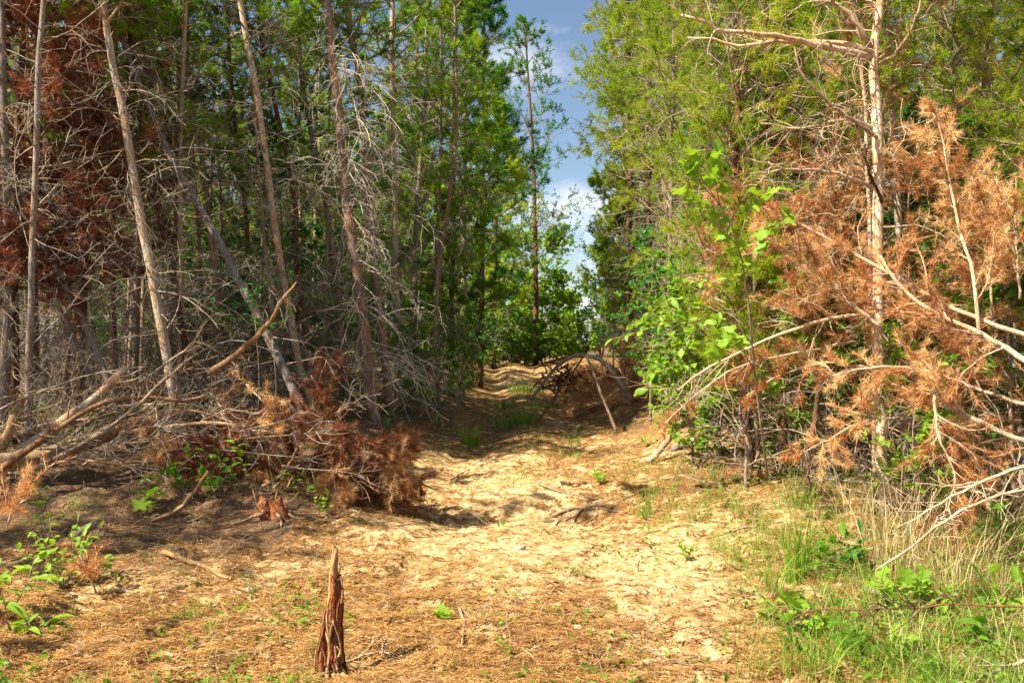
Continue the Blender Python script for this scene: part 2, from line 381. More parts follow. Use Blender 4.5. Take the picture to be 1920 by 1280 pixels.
def live_crown(mb, P, R, nb, Lmax, c0, g, tw=6, tw2=3, nm=16, nl=.085, nw=.006, up=(5, 45), gmat=1, tmat=0, shape=.75, lo=.45, droop=.03):
    st, d, r, t = kids(P[None], R[None], nb, c0, 1.0, (60, 90), g)
    o = np.argsort(t); st = st[o]; r = r[o]; t = t[o]
    a = np.arange(nb)*2.4+g.uniform(-.5, .5, nb); e = np.radians(g.uniform(up[0], up[1], nb)+15*(t-c0)/(1-c0))
    d = np.stack([np.cos(a)*np.cos(e), np.sin(a)*np.cos(e), np.sin(e)], -1)
    u = (t-c0)/(1-c0)
    l = Lmax*(lo+(1-lo)*np.minimum(u/.25, 1))*(1-u)**shape*g.uniform(.6, 1.15, nb)+.15
    P1, R1 = grow(st, d, l, np.minimum(r*.8, .02), .004, 7, .16, droop, g); tubes(mb, P1, R1, 4, tmat)
    s, dd, rr, tt = kids(P1, R1, tw, .25, 1, (30, 60), g)
    l2 = np.repeat(l, tw)*g.uniform(.25, .5, nb*tw)*(1.15-.55*tt)
    P2, R2 = grow(s, dd, l2, np.maximum(rr, .004), .003, 5, .2, .06, g); tubes(mb, P2, R2, 3, tmat)
    s, dd, rr, tt = kids(P2, R2, tw2, .3, 1, (25, 55), g)
    P3, R3 = grow(s, dd, np.repeat(l2, tw2)*g.uniform(.3, .55, len(s)), .003, .002, 3, .2, .08, g); tubes(mb, P3, R3, 3, tmat)
    # needles along the outer twigs
    cl = np.repeat(np.clip(g.normal(.5, .24, nb), 0, 1), tw)
    C = [P3[:, -1], P3[:, 1], P2[:, -1], P2[:, -2], P1[:, -1]]
    D = [P3[:, -1]-P3[:, -2], P3[:, 1]-P3[:, 0], P2[:, -1]-P2[:, -2], P2[:, -2]-P2[:, -3], P1[:, -1]-P1[:, -2]]
    Av = [np.repeat(cl, tw2), np.repeat(cl, tw2), cl, cl, cl[::tw]]
    needles(mb, np.concatenate(C), np.concatenate(D), nm, nl, nw, gmat, .75, .07, np.concatenate(Av), g)
    return mb

def trunk_line(h, lean, n, g, wob=.05):
    t = np.linspace(0, 1, n); P = np.zeros((n, 3)); P[:, 2] = t*h-.1
    a = g.uniform(0, 6.28); P[:, 0] = lean*h*t*math.cos(a); P[:, 1] = lean*h*t*math.sin(a)
    ph = g.uniform(0, 6.28, 4)
    P[:, 0] += wob*(np.sin(t*5+ph[0])+.5*np.sin(t*11+ph[1]))*t**.5; P[:, 1] += wob*(np.sin(t*5+ph[2])+.5*np.sin(t*11+ph[3]))*t**.5
    return P
def pine_proto(seed, h, r, c0, Lmax, nb, dead_n, dead_L, gm='needle_green', bm='bark_grey', nm=16, nl=.085, nw=.007, dt0=.06, dr=.0085, grav=-.1, dm='twig', **kw):
    g = np.random.default_rng(seed)
    P = trunk_line(h, g.uniform(0, .03), 16, g)
    t = np.linspace(0, 1, 16); R = r*(1-t*.93)+r*.25*np.exp(-t*40)
    tr = MB(); tubes(tr, P, R, 8)
    cr = MB(); live_crown(cr, P, R, nb, Lmax, c0, g, nm=nm, nl=nl, nw=nw, **kw)
    parts = [('trunk', tr.mesh('trunk', M[bm])), ('crown', cr.mesh('crown', [M['twig_brown'], M[gm]]))]
    if dead_n:
        db = MB(); dead_twigs(db, P, R, dead_n, dead_L, dt0, c0+.15, g, r=dr, grav=grav)
        parts.append(('dead_branches', db.mesh('dead_branches', M[dm])))
    return parts
def place(parts, name, loc, label, cat, group=None, rz=0, s=1.0, tilt=(0, 0)):
    r = empty(name, loc, label, cat, group); r.rotation_euler = (tilt[0], tilt[1], rz); r.scale = (s, s, s)
    for n, me in parts:
        o = bpy.data.objects.new(n, me); COL.objects.link(o); o.parent = r
        if n == 'dead_branches': o['kind'] = 'stuff'
    return r

def broad_proto(seed, h, r, c0, Lmax, nb, gm='leaf', ll=.10, lw=.06, per=5, bm='bark_grey', tw=6, tw2=4, shape=.5):
    g = np.random.default_rng(seed)
    P = trunk_line(h, g.uniform(0, .05), 12, g, .06)
    t = np.linspace(0, 1, 12); R = r*(1-t*.9)
    tr = MB(); tubes(tr, P, R, 7)
    cr = MB()
    st, d, rr, tt = kids(P[None], R[None], nb, c0, 1.0, (60, 90), g)
    a = g.uniform(0, 6.28, nb); e = np.radians(g.uniform(5, 55, nb)); d = np.stack([np.cos(a)*np.cos(e), np.sin(a)*np.cos(e), np.sin(e)], -1)
    u = (tt-c0)/(1-c0); l = Lmax*(.5+.5*np.minimum(u/.3, 1))*(1-u*.75)**shape*g.uniform(.5, 1.1, nb)
    P1, R1 = grow(st, d, l, np.minimum(rr*.7, .02), .004, 7, .2, .02, g); tubes(cr, P1, R1, 4)
    s, dd, rr, _ = kids(P1, R1, tw, .2, 1, (30, 65), g)
    P2, R2 = grow(s, dd, np.repeat(l, tw)*g.uniform(.25, .5, nb*tw), np.maximum(rr, .004), .003, 5, .25, 0, g); tubes(cr, P2, R2, 3)
    s, dd, rr, _ = kids(P2, R2, tw2*per, .15, 1, (30, 90), g)
    cl = np.repeat(np.clip(g.normal(.5, .2, nb), 0, 1), tw*tw2*per)
    dd[:, 2] *= .35
    leaves(cr, s, dd, ll, lw, 1, np.clip(cl+g.normal(size=len(s))*.15, 0, 1), g)
    return [('trunk', tr.mesh('trunk', M[bm])), ('crown', cr.mesh('crown', [M['twig_brown'], M[gm]]))]

# prototypes
edge_pines = [pine_proto(20+i, h, r, c0, L, nb, dn, dL, gm=gm, bm=bm, nm=15, nl=.09, nw=.008)
              for i, (h, r, c0, L, nb, dn, dL, gm, bm) in enumerate([
    (12.5, .072, .36, 1.8, 40, 42, 1.4, 'needle_green', 'bark_pale'),
    (11.0, .060, .33, 1.6, 38, 42, 1.2, 'needle_green', 'bark_pale'),
    (13.0, .070, .40, 1.7, 38, 44, 1.3, 'needle_blue', 'bark_red')])]
deep_pines = [pine_proto(40+i, h, r, c0, L, nb, dn, dL, gm=gm, bm=bm, nm=11, nl=.11, nw=.022, tw=6, tw2=2, dr=.010, dm='twig_dark')
              for i, (h, r, c0, L, nb, dn, dL, gm, bm) in enumerate([
    (13, .075, .22, 2.0, 60, 34, 1.4, 'needle_yellow', 'bark_grey'),
    (12, .080, .20, 1.9, 60, 36, 1.3, 'needle_blue', 'bark_dark'),
    (14, .080, .28, 2.1, 56, 36, 1.5, 'needle_green', 'bark_grey')])]
right_pines = [pine_proto(60+i, h, r, c0, L, nb, dn, dL, gm=gm, bm=bm, nm=15, nl=.085, nw=.007)
              for i, (h, r, c0, L, nb, dn, dL, gm, bm) in enumerate([
    (10.5, .060, .14, 1.7, 74, 30, 1.2, 'needle_yellow', 'bark_grey'),
    (11.5, .065, .20, 1.6, 70, 40, 1.2, 'needle_yellow', 'bark_dark'),
    (9.0, .050, .10, 1.4, 70, 24, 1.0, 'needle_green', 'bark_grey')])]
broads = [broad_proto(80, 3.2, .03, .1, 1.3, 30, 'leaf', .12, .07, 3), broad_proto(81, 5.5, .05, .15, 1.8, 36, 'leaf_deep', .13, .08, 3), broad_proto(82, 2.2, .02, .05, 1.0, 26, 'leaf_bright', .09, .055, 3)]

def edge_left(y):
    return -2.35-4.0*(1-sst(8.5, 13.5, y))+.5*sst(20, 34, y)
def edge_right(y):
    return 3.6+.2*sst(14, 20, y)
g = np.random.default_rng(11)
pts = []
def free(x, y, d): return all((x-a)**2+(y-b)**2 > d*d for a, b in pts)
def scatter(n, x0, x1, y0, y1, test, dmin):
    out = []; tries = 0
    while len(out) < n and tries < n*60:
        tries += 1
        x = g.uniform(x0, x1); y = g.uniform(y0, y1)
        if test(x, y) and free(x, y, dmin): pts.append((x, y)); out.append((x, y))
    return out
inview = lambda x, y: abs(x) < .66*y+2.5
def where(x, y):
    """a phrase that says where in the woods a tree stands"""
    px = 960+x/y*F
    for lim, s in ((-1e9, ''), (0, 'beyond the left edge'), (110, 'at far left by the straight pale trunk'), (240, 'behind the bending cream trunk'), (380, 'behind the leaning trunk'), (500, 'above the log heap'), (620, 'behind the pale thin trunk'), (700, 'behind the thick reddish pine'),
                   (790, 'just right of the thick reddish pine'), (870, 'beside the left bank of the trail'), (960, 'left of the trail end'), (1120, 'right of the trail end'), (1200, 'by the dark slim trunk'), (1290, 'above the bright leafy spray'), (1380, 'behind the big lobed leaves'), (1480, 'behind the two dark trunks'),
                   (1580, 'left of the forked cream pine'), (1680, 'behind the forked cream pine'), (1800, 'behind the upright orange plumes'), (1930, 'behind the orange heap, far right'), (1e9, 'beyond the right edge')):
        if px < lim: break
    row = 'in the front rows' if y < 14 else 'a few rows in' if y < 17.5 else 'well back' if y < 24 else 'far back' if y < 34 else 'at the back'
    return s+', '+row
def put(x, y): return (x, y, Hf(x, y)-.03)
# left woods
for x, y in scatter(40, -13, -2, 12, 20, lambda x, y: x < edge_left(y)-.5 and inview(x, y), .75):
    k = g.integers(3)
    place(edge_pines[k], 'pine_tree', put(x, y), ['pale-barked pine ', 'grey-barked pine ', 'reddish-barked pine '][k]+where(x, y), 'pine tree', 'pines in the left woods', g.uniform(0, 6.28), g.uniform(.6, .9), (g.normal()*.035, g.normal()*.035))
for x, y in scatter(84, -30, -2, 18, 48, lambda x, y: x < edge_left(y)-.3-(y > 27)*2.2 and inview(x, y), 1.1):
    k = g.integers(3)
    place(deep_pines[k], 'pine_tree', put(x, y), ['mid green pine ', 'dark-barked deep green pine ', 'tall grey-barked pine '][k]+where(x, y), 'pine tree', 'pines deep in the left woods', g.uniform(0, 6.28), g.uniform(.65, .95) if x < -5 else g.uniform(.5, .65), (g.normal()*.03, g.normal()*.03))
# right woods
for x, y in scatter(46, 3.2, 15, 13.2, 21, lambda x, y: x > edge_right(y)+.3 and inview(x, y), .9):
    k = g.integers(3)
    place(right_pines[k], 'pine_tree', put(x, y), ['yellow green pine ', 'dark-stemmed yellow green pine ', 'small green pine '][k]+where(x, y), 'pine tree', 'pines in the right woods', g.uniform(0, 6.28), g.uniform(.65, 1.0), (g.normal()*.03, g.normal()*.03))
for x, y in scatter(60, 3, 30, 19, 48, lambda x, y: x > edge_right(y)+.1*(y-19)*.6 and inview(x, y), 1.15):
    k = g.integers(3)
    place(deep_pines[k], 'pine_tree', put(x, y), ['mid green pine ', 'dark-barked deep green pine ', 'tall grey-barked pine '][k]+where(x, y), 'pine tree', 'pines deep in the right woods', g.uniform(0, 6.28), g.uniform(.75, 1.05), (g.normal()*.03, g.normal()*.03))
# broadleaf understorey
for x, y in scatter(44, -12, -1.8, 14.5, 36, lambda x, y: x < edge_left(y)+.3 and inview(x, y), .7):
    k = g.integers(3)
    place(broads[k], 'leafy_sapling', put(x, y), ['mid green leafy sapling ', 'taller deep green leafy sapling ', 'bright green low sapling '][k]+where(x, y), 'sapling', 'saplings in the left woods', g.uniform(0, 6.28), g.uniform(.7, 1.1))
for x, y in scatter(30, 3.3, 13, 13.5, 38, lambda x, y: x > edge_right(y) and inview(x, y), .7):
    k = g.integers(3)
    place(broads[k], 'leafy_sapling', put(x, y), ['mid green leafy sapling ', 'taller deep green leafy sapling ', 'bright green low sapling '][k]+where(x, y), 'sapling', 'saplings in the right woods', g.uniform(0, 6.28), g.uniform(.7, 1.1))
# ------------------------------------------------------------------ helpers for things that stand at a known spot
def part(mb, name, mats, root, smooth=True):
    o = bpy.data.objects.new(name, mb.mesh(name, mats, smooth, tuple(root.location))); COL.objects.link(o); o.parent = root
    if name in ('dead_branches', 'twigs', 'needled_twigs', 'roots', 'splinters'): o['kind'] = 'stuff'
    return o
def curve(W, n):
    """smooth line through waypoints"""
    W = np.asarray(W, float)
    if len(W) < 3:
        t = np.linspace(0, 1, n)[:, None]; return W[0]*(1-t)+W[-1]*t
    Q = np.vstack([2*W[0]-W[1], W, 2*W[-1]-W[-2]]); L = np.concatenate([[0], np.cumsum(np.linalg.norm(np.diff(W, axis=0), axis=1))])
    out = []
    for u in np.linspace(0, L[-1]-1e-6, n):
        i = min(np.searchsorted(L, u, 'right')-1, len(W)-2); t = (u-L[i])/(L[i+1]-L[i]); a, b, c, d = Q[i:i+4]
        out.append(.5*((2*b)+(-a+c)*t+(2*a-5*b+4*c-d)*t*t+(-a+3*b-3*c+d)*t**3))
    return np.array(out)
def line(wp, n=14, g=rng, wob=.0):
    """waypoints (px, py, depth) -> points in the scene"""
    P = curve([at(*p) for p in wp], n)
    if wob: 
        N = g.normal(size=P.shape)*wob; P = P+N
    return P
def wrad(wp, P, w0, w1):
    d0, d1 = wp[0][2], wp[-1][2]; t = np.linspace(0, 1, len(P)); return (w0*(1-t)+w1*t)/2/F*(d0*(1-t)+d1*t)
def foot(P, R):
    """bring the lower end of a line down into the ground"""
    p = P[0]; z = Hf(p[0], p[1])
    if p[2] > z-.04:
        d = P[0]-P[1]; k = (p[2]-z+.06)/max(-d[2]/np.linalg.norm(d), .3); q = p+unit(d)*k; q[2] = Hf(q[0], q[1])-.06
        P = np.vstack([q, P]); R = np.concatenate([[R[0]*1.15], R])
    return P, R
def special(name, label, cat, wp, w, bk, n=20, dead=None, crown=None, group=None, wob=.008, seed=None, grounded=True, k=10, stubs=10):
    g = np.random.default_rng(seed if seed is not None else int(abs(wp[0][0]*7+wp[0][1])))
    P = line(wp, n, g, wob); R = wrad(wp, P, *w)
    if grounded: P, R = foot(P, R)
    root = empty(name, tuple(P[0]), label, cat, group)
    mb = MB(); R2 = R*(1+.06*g.normal(size=len(R))); tubes(mb, P, R2, k)
    if stubs:                                                       # broken stubs where branches fell off
        s, d, r, t = kids(P[None], R2[None], stubs, .05, .98, (60, 85), g)
        Q, RR = grow(s, d, g.uniform(.03, .12, stubs), .007, .005, 3, .1, 0, g); tubes(mb, Q, RR, 4, 0)
    part(mb, 'trunk', M[bk], root)
    if dead:
        mb = MB(); dm = dead.pop('mat', 'twig')
        dead_twigs(mb, P, R, dead.pop('n'), dead.pop('L'), dead.pop('t0', .08), dead.pop('t1', .8), g, **dead)
        part(mb, 'dead_branches', M[dm], root)
    if crown:
        mb = MB(); c = dict(crown); gm = c.pop('mat')
        live_crown(mb, P, R, c.pop('nb'), c.pop('L'), c.pop('c0'), g, **c); part(mb, 'crown', [M['twig_brown'], M[gm]], root)
    return root, P, R

CR = dict(nb=40, L=1.7, c0=.62, mat='needle_green', nl=.09, nw=.008)
T = 'tree trunk'
# left side, from the frame's edge towards the trail
special('pine_tree', 'straight pale grey trunk nearest the left edge, forking twigs high up', 'pine tree', [(52, 770, 8.9), (62, 430, 8.9), (72, 150, 8.9), (82, -20, 8.9), (92, -500, 8.9)], (13.0, 7.0), 'bark_grey', dead=dict(n=34, L=1.0, grav=.03, r=.008, t1=.95))
special('pine_tree', 'thick bluish grey trunk cut by the left edge of the photo', 'pine tree', [(8, 760, 9.6), (14, 560, 9.6), (10, 300, 9.6), (2, 0, 9.6), (-4, -400, 9.6)], (16.1, 10.4), 'bark_grey', dead=dict(n=30, L=1.1, t1=.9))
special('pine_tree', 'cream and orange trunk bending left above the heap of logs', 'pine tree', [(322, 720, 9.8), (298, 580, 9.8), (268, 440, 9.8), (238, 260, 9.8), (215, 130, 9.8), (190, 0, 9.8), (130, -400, 9.8)], (18.7, 9.2), 'bark_pale', dead=dict(n=46, L=1.2, t1=.85), crown=CR)
special('pine_tree', 'long trunk leaning far to the left, foot behind the dead boughs', 'pine tree', [(588, 810, 10.2), (510, 650, 10.4), (430, 490, 10.8), (365, 370, 11.1), (300, 250, 11.4), (235, 90, 11.8), (150, -150, 12.4)], (17.4, 8.1), 'bark_grey', dead=dict(n=44, L=1.2, t1=.9))
special('pine_tree', 'pale thin trunk just left of the thick reddish pine', 'pine tree', [(606, 810, 12.4), (560, 680, 12.4), (538, 560, 12.4), (515, 420, 12.4), (482, 180, 12.4), (450, 0, 12.4), (390, -380, 12.4)], (15.0, 8.1), 'bark_pale', dead=dict(n=56, L=1.3, t1=.85), crown=CR)
special('pine_tree', 'thick pine with reddish foot and pale upper trunk beside the trail', 'pine tree', [(710, 836, 13.0), (692, 700, 13.0), (677, 560, 13.0), (652, 400, 13.0), (638, 240, 13.0), (618, 60, 13.0), (606, -60, 13.0), (580, -420, 13.0)], (23.0, 11.5), 'bark_red', dead=dict(n=72, L=1.3, t0=.10, t1=.58, r=.010, mat='twig_sunlit', grav=-.18, az=(-110, 40)), crown=dict(CR, c0=.68), n=26, k=12)
special('pine_tree', 'darker trunk standing right behind the thick reddish pine', 'pine tree', [(738, 800, 14.6), (712, 600, 14.6), (690, 330, 14.6), (672, 150, 14.6), (650, 0, 14.6), (620, -300, 14.6)], (16.1, 8.7), 'bark_red', dead=dict(n=60, L=1.4, t1=.9), crown=dict(CR, c0=.6))
special('pine_tree', 'slim brown trunk left of the trail mouth, curving to the right', 'pine tree', [(792, 765, 16.0), (812, 640, 16.0), (826, 480, 16.0), (852, 300, 16.0), (856, 180, 16.0), (850, -60, 16.0)], (9.3, 4.6), 'bark_red', dead=dict(n=40, L=1.3), crown=dict(CR, c0=.5, L=1.3, nb=26))
special('pine_tree', 'thin upright trunk between the reddish pine and the trail', 'pine tree', [(822, 750, 17.0), (818, 520, 17.0), (826, 250, 17.0), (828, 0, 17.0), (830, -250, 17.0)], (8.1, 4.6), 'bark_grey', dead=dict(n=40, L=1.3), crown=dict(CR, c0=.45, L=1.4, nb=26))
special('pine_tree', 'bluish trunk leaning left behind the log heap, the longer of two', 'pine tree', [(205, 720, 9.6), (165, 620, 9.7), (125, 540, 9.8), (78, 450, 9.9), (30, 330, 10.1), (-40, 180, 10.3)], (11.9, 5.8), 'bark_grey', dead=dict(n=26, L=.8))
special('pine_tree', 'thin bluish trunk leaning left, lower of two behind the log heap', 'pine tree', [(170, 710, 9.9), (125, 600, 10.0), (70, 500, 10.1), (20, 390, 10.3)], (8.7, 4.6), 'bark_grey', dead=dict(n=20, L=.8))
special('pine_tree', 'dark brown trunk behind the leaning one in the left woods', 'pine tree', [(360, 700, 12.2), (300, 400, 12.2), (262, 230, 12.2), (240, 0, 12.2), (215, -300, 12.2)], (12.4, 7.0), 'bark_dark', dead=dict(n=50, L=1.3), crown=CR)
special('pine_tree', 'narrow dark trunk beside the pale thin one left of centre', 'pine tree', [(590, 780, 13.4), (560, 520, 13.4), (545, 330, 13.4), (490, 60, 13.4), (470, -300, 13.4)], (11.2, 6.4), 'bark_dark', dead=dict(n=60, L=1.4), crown=CR)
for i, (a, b, Y_, w_, bk, lb) in enumerate([(120, 150, 11.5, 12, 'bark_pale', 'slim pale trunk right of the straight pale grey one'), (255, 262, 12.8, 13, 'bark_pale', 'slim pale trunk showing between the bending and the leaning trunks'), (420, 350, 13.6, 12, 'bark_pale', 'slim pale trunk crossing behind the leaning one'), (650, 560, 14.2, 13, 'bark_grey', 'slim grey trunk leaning left behind the pale thin one'),
        (745, 735, 16.2, 12, 'bark_pale', 'slim pale trunk right of the thick reddish pine'), (770, 800, 17.5, 9, 'bark_grey', 'thin grey stem leaning right beside the slim brown trunk'), (868, 872, 21, 10, 'bark_pale', 'thin pale stem low on the left bank of the trail'), (480, 430, 14.5, 10, 'bark_dark', 'thin dark trunk above the middle of the log heap')]):
    special('pine_tree', lb, 'pine tree', [(a, 640+1400/Y_, Y_), (a*.6+b*.4, 400, Y_), (b, 100, Y_), (b, -250, Y_)], (w_, w_*.6), bk, dead=dict(n=30, L=1.1, t1=.7), crown=dict(CR, c0=.5, nb=26, L=1.3), seed=270+i)
# right side
r1, P1_, R1_ = special('pine_tree', 'bright cream forked pine trunk rising from orange boughs on the right', 'pine tree', [(1662, 960, 7.4), (1650, 780, 7.4), (1645, 420, 7.4), (1643, 250, 7.4), (1636, 105, 7.4), (1652, 0, 7.4), (1680, -200, 7.4), (1700, -500, 7.4)], (23.1, 12.1), 'bark_cream', dead=dict(n=26, L=.9, mat='twig_pale', t0=.3), crown=dict(CR, c0=.75, mat='needle_yellow'), n=26, k=12)
def limb(root, wp, w, n=16, mat='twig_pale', sub=10, seed=1, name='limb', L=.5):
    g = np.random.default_rng(seed); P = line(wp, n, g, .006); R = wrad(wp, P, *w); mb = MB(); tubes(mb, P, R, 7)
    if sub:
        s, d, r, t = kids(P[None], R[None], sub, .2, 1, (30, 60), g)
        A, B = grow(s, d, L*g.uniform(.4, 1.1, sub), np.maximum(r*.8, .003), .0025, 7, .25, 0, g); tubes(mb, A, B, 4)
        s, d, r, t = kids(A, B, 4, .2, 1, (30, 60), g); A, B = grow(s, d, L*.4*g.uniform(.4, 1.1, len(s)), .003, .002, 5, .3, 0, g); tubes(mb, A, B, 3)
    return part(mb, name, M[mat], root)
limb(r1, [(1634, 108, 7.4), (1590, 96, 7.3), (1530, 84, 7.2), (1440, 66, 7.0), (1345, 57, 6.9), (1320, 40, 6.8), (1275, 30, 6.8)], (14, 5), seed=2)
limb(r1, [(1632, 100, 7.4), (1600, 84, 7.4), (1520, 78, 7.4), (1450, 80, 7.3), (1385, 88, 7.3), (1350, 75, 7.3), (1290, 72, 7.3)], (11, 4), seed=3)
limb(r1, [(1632, 92, 7.4), (1610, 50, 7.3), (1575, 15, 7.3), (1540, -10, 7.2), (1450, -40, 7.1)], (11, 5), mat='twig_brown', seed=4)
limb(r1, [(1646, 120, 7.4), (1680, 100, 7.3), (1715, 40, 7.2), (1735, -20, 7.1)], (7, 3), mat='twig_brown', seed=5)
limb(r1, [(1640, 355, 7.4), (1600, 335, 7.3), (1540, 320, 7.2), (1480, 318, 7.1), (1405, 300, 7.0)], (8, 3), seed=6)
limb(r1, [(1642, 240, 7.4), (1610, 228, 7.3), (1575, 225, 7.2), (1500, 240, 7.1), (1430, 232, 7.0)], (7, 3), seed=7)
limb(r1, [(1652, 265, 7.4), (1612, 235, 7.2), (1560, 200, 7.1), (1510, 150, 7.0), (1490, 90, 7.0)], (7, 3), mat='twig_brown', seed=8)
limb(r1, [(1655, 378, 7.35), (1628, 320, 7.2), (1620, 270, 7.2), (1605, 235, 7.2)], (7, 4), mat='bark_dark', sub=3, seed=9)
special('dead_pine', 'pale trunk with orange dead needles directly behind the forked pine', 'dead pine', [(1700, 900, 8.6), (1686, 450, 8.6), (1676, 250, 8.6), (1666, 80, 8.6), (1660, -200, 8.6), (1660, -500, 8.6)], (15.9, 8.1), 'bark_pale', dead=dict(n=30, L=.9, mat='twig_pale', t0=.3), crown=dict(nb=40, L=1.15, c0=.22, mat='needle_dead', nl=.08, nw=.006, tw=6, nm=15, droop=-.03))
special('pine_tree', 'thin pale stem close on the left of the forked pine', 'pine tree', [(1640, 900, 8.2), (1632, 500, 8.2), (1622, 200, 8.2), (1606, 0, 8.2), (1600, -300, 8.2)], (9.4, 6.1), 'bark_pale', dead=dict(n=20, L=.8, mat='twig_pale'), crown=dict(CR, c0=.6, mat='needle_yellow', L=1.1))
special('pine_tree', 'brown and cream trunk near the right edge with leafy stems before it', 'pine tree', [(1832, 900, 9.6), (1838, 500, 9.6), (1845, 240, 9.6), (1852, 120, 9.6), (1864, 0, 9.6), (1880, -300, 9.6)], (19.5, 12.1), 'bark_red', dead=dict(n=24, L=1.0, t0=.3), crown=dict(CR, c0=.42, mat='needle_yellow', L=1.5, nb=50))
special('pine_tree', 'slender pale stem left of the forked pine, deep among yellow green needles', 'pine tree', [(1542, 880, 10.2), (1526, 620, 10.2), (1510, 430, 10.2), (1503, 250, 10.2), (1490, 0, 10.2), (1480, -300, 10.2)], (11.5, 6.1), 'bark_pale', dead=dict(n=40, L=1.0, mat='twig_pale'), crown=dict(CR, c0=.32, mat='needle_yellow', L=1.3, nb=60, nl=.08, nw=.006))
special('pine_tree', 'crooked dark trunk with a flaring foot, left of the two before the right woods', 'pine tree', [(1418, 918, 9.6), (1404, 850, 9.6), (1398, 760, 9.6), (1388, 650, 9.6), (1384, 400, 9.6), (1380, 150, 9.6), (1384, -200, 9.6)], (18.7, 6.7), 'bark_dark', dead=dict(n=44, L=1.1, t0=.02), crown=dict(CR, c0=.30, mat='needle_yellow', L=1.3, nb=64, nl=.08, nw=.006))
special('pine_tree', 'straight dark red trunk, right of the two before the right woods', 'pine tree', [(1466, 905, 9.8), (1468, 760, 9.8), (1464, 650, 9.8), (1450, 400, 9.8), (1440, 150, 9.8), (1440, -200, 9.8)], (17.4, 7.4), 'bark_dark', dead=dict(n=44, L=1.1, t0=.02), crown=dict(CR, c0=.34, mat='needle_yellow', L=1.3, nb=60, nl=.08, nw=.006))
special('pine_tree', 'short dark stem standing in the weeds below the orange boughs', 'pine tree', [(1518, 1000, 8.2), (1514, 900, 8.2), (1530, 760, 8.3), (1560, 500, 8.5), (1570, 200, 8.6)], (12.3, 4.7), 'bark_dark', dead=dict(n=26, L=.8, t0=.05))
for i, (px, Y_, w_, bk, lb) in enumerate([(1180, 20.5, 12, 'bark_dark', 'dark slim trunk at the right side of the sky gap'), (1216, 19.5, 9, 'bark_dark', 'thin dark trunk, second from the sky gap on the right'),
        (1246, 18.5, 14, 'bark_red', 'brown trunk, third from the sky gap on the right'), (1278, 17.5, 15, 'bark_red', 'reddish trunk above the bright leafy spray on the right'), (1312, 15.5, 14, 'bark_grey', 'grey trunk behind the big lobed leaves'), (1345, 13.5, 13, 'bark_grey', 'grey stem above the leaning stick on the right')]):
    special('pine_tree', lb, 'pine tree', [(px+4, 640+1400/Y_, Y_), (px, 480, Y_), (px+2, 250, Y_), (px-3, 0, Y_), (px, -350, Y_)], (w_, w_*.55), bk, dead=dict(n=56, L=1.5, t0=.05, t1=.7, grav=-.02),
            crown=dict(CR, c0=.36, mat='needle_yellow', L=2.1, nb=64, nl=.11, nw=.011), seed=200+i)
for i, (a, w_, L_, c0, lb, mt) in enumerate([
  ([(1398, 905, 8.9), (1405, 700, 8.9), (1415, 520, 8.9), (1425, 420, 8.9)], (7, 3), .75, .28, 'small yellow green pine between the leafy sapling and the orange heap', 'needle_yellow'),
  ([(1575, 930, 8.9), (1565, 700, 8.9), (1545, 480, 8.9)], (6, 3), .6, .5, 'small yellow green pine right of the two dark trunks', 'needle_yellow'),
  ([(1350, 850, 10.5), (1345, 650, 10.5), (1335, 430, 10.5), (1330, 300, 10.5)], (8, 3), .9, .25, 'slim young pine behind the layered leafy sprays', 'needle_yellow'),
  ([(1990, 920, 7.6), (1970, 500, 7.6), (1950, 200, 7.6), (1945, -100, 7.6)], (16, 6), 1.0, .42, 'green pine leaning in over the right edge above the orange heap', 'needle_yellow'),
  ([(1800, 900, 9.8), (1795, 500, 9.8), (1790, 200, 9.8), (1790, -150, 9.8)], (12, 5), 1.1, .45, 'green pine behind the bleached-tipped plume', 'needle_green'),
  ([(1250, 800, 13.5), (1255, 500, 13.5), (1260, 250, 13.5), (1265, -80, 13.5)], (10, 5), 1.4, .36, 'yellow green pine above the leafy sprays, left of the lobed leaves', 'needle_yellow')]):
    special('young_pine', lb, 'young pine', a, w_, 'bark_grey', n=16, dead=dict(n=14, L=.7, t1=.5, mat='twig_pale'), crown=dict(nb=52, L=L_, c0=c0, mat=mt, nl=.075, nw=.0055, nm=16, tw=5, tw2=3, up=(10, 50)), seed=240+i, stubs=4)
# trees closing the trail
special('pine_tree', 'tall thin see-through pine standing alone against the sky at the trail end', 'pine tree', [(1004, 668, 37), (1004, 500, 37), (1001, 330, 37), (992, 160, 37), (984, 40, 37)], (10.9, 2.5), 'bark_dark', n=18, dead=dict(n=14, L=1.6, r=.02, t0=.1, t1=.5),
        crown=dict(nb=52, L=3.1, c0=.22, mat='needle_blue', nl=.17, nw=.030, nm=6, tw=6, tw2=3, up=(15, 55), shape=.45, lo=.7), stubs=0)
for i, (px, py, Y_, L_, lb) in enumerate([(905, -60, 24, 2.4, 'dense green pine overhanging the left side of the sky gap'), (850, -200, 20, 2.1, 'green pine filling the woods left of the sky gap'), (930, 190, 33, 2.6, 'shorter green pine low on the left side of the sky gap'), (780, -300, 19, 2.2, 'green pine above the white curled twigs left of the trail')]):
    special('pine_tree', lb, 'pine tree', [(px-4, 640+1300/Y_, Y_), (px, 400, Y_), (px+4, py, Y_)], (10.1, 3.4), 'bark_dark', dead=dict(n=26, L=1.2, t1=.4), crown=dict(nb=72, L=L_, c0=.18, mat=['needle_blue', 'needle_green', 'needle_yellow', 'needle_green'][i], nl=.16, nw=.02, nm=13, tw=7, tw2=3), seed=300+i, stubs=0)
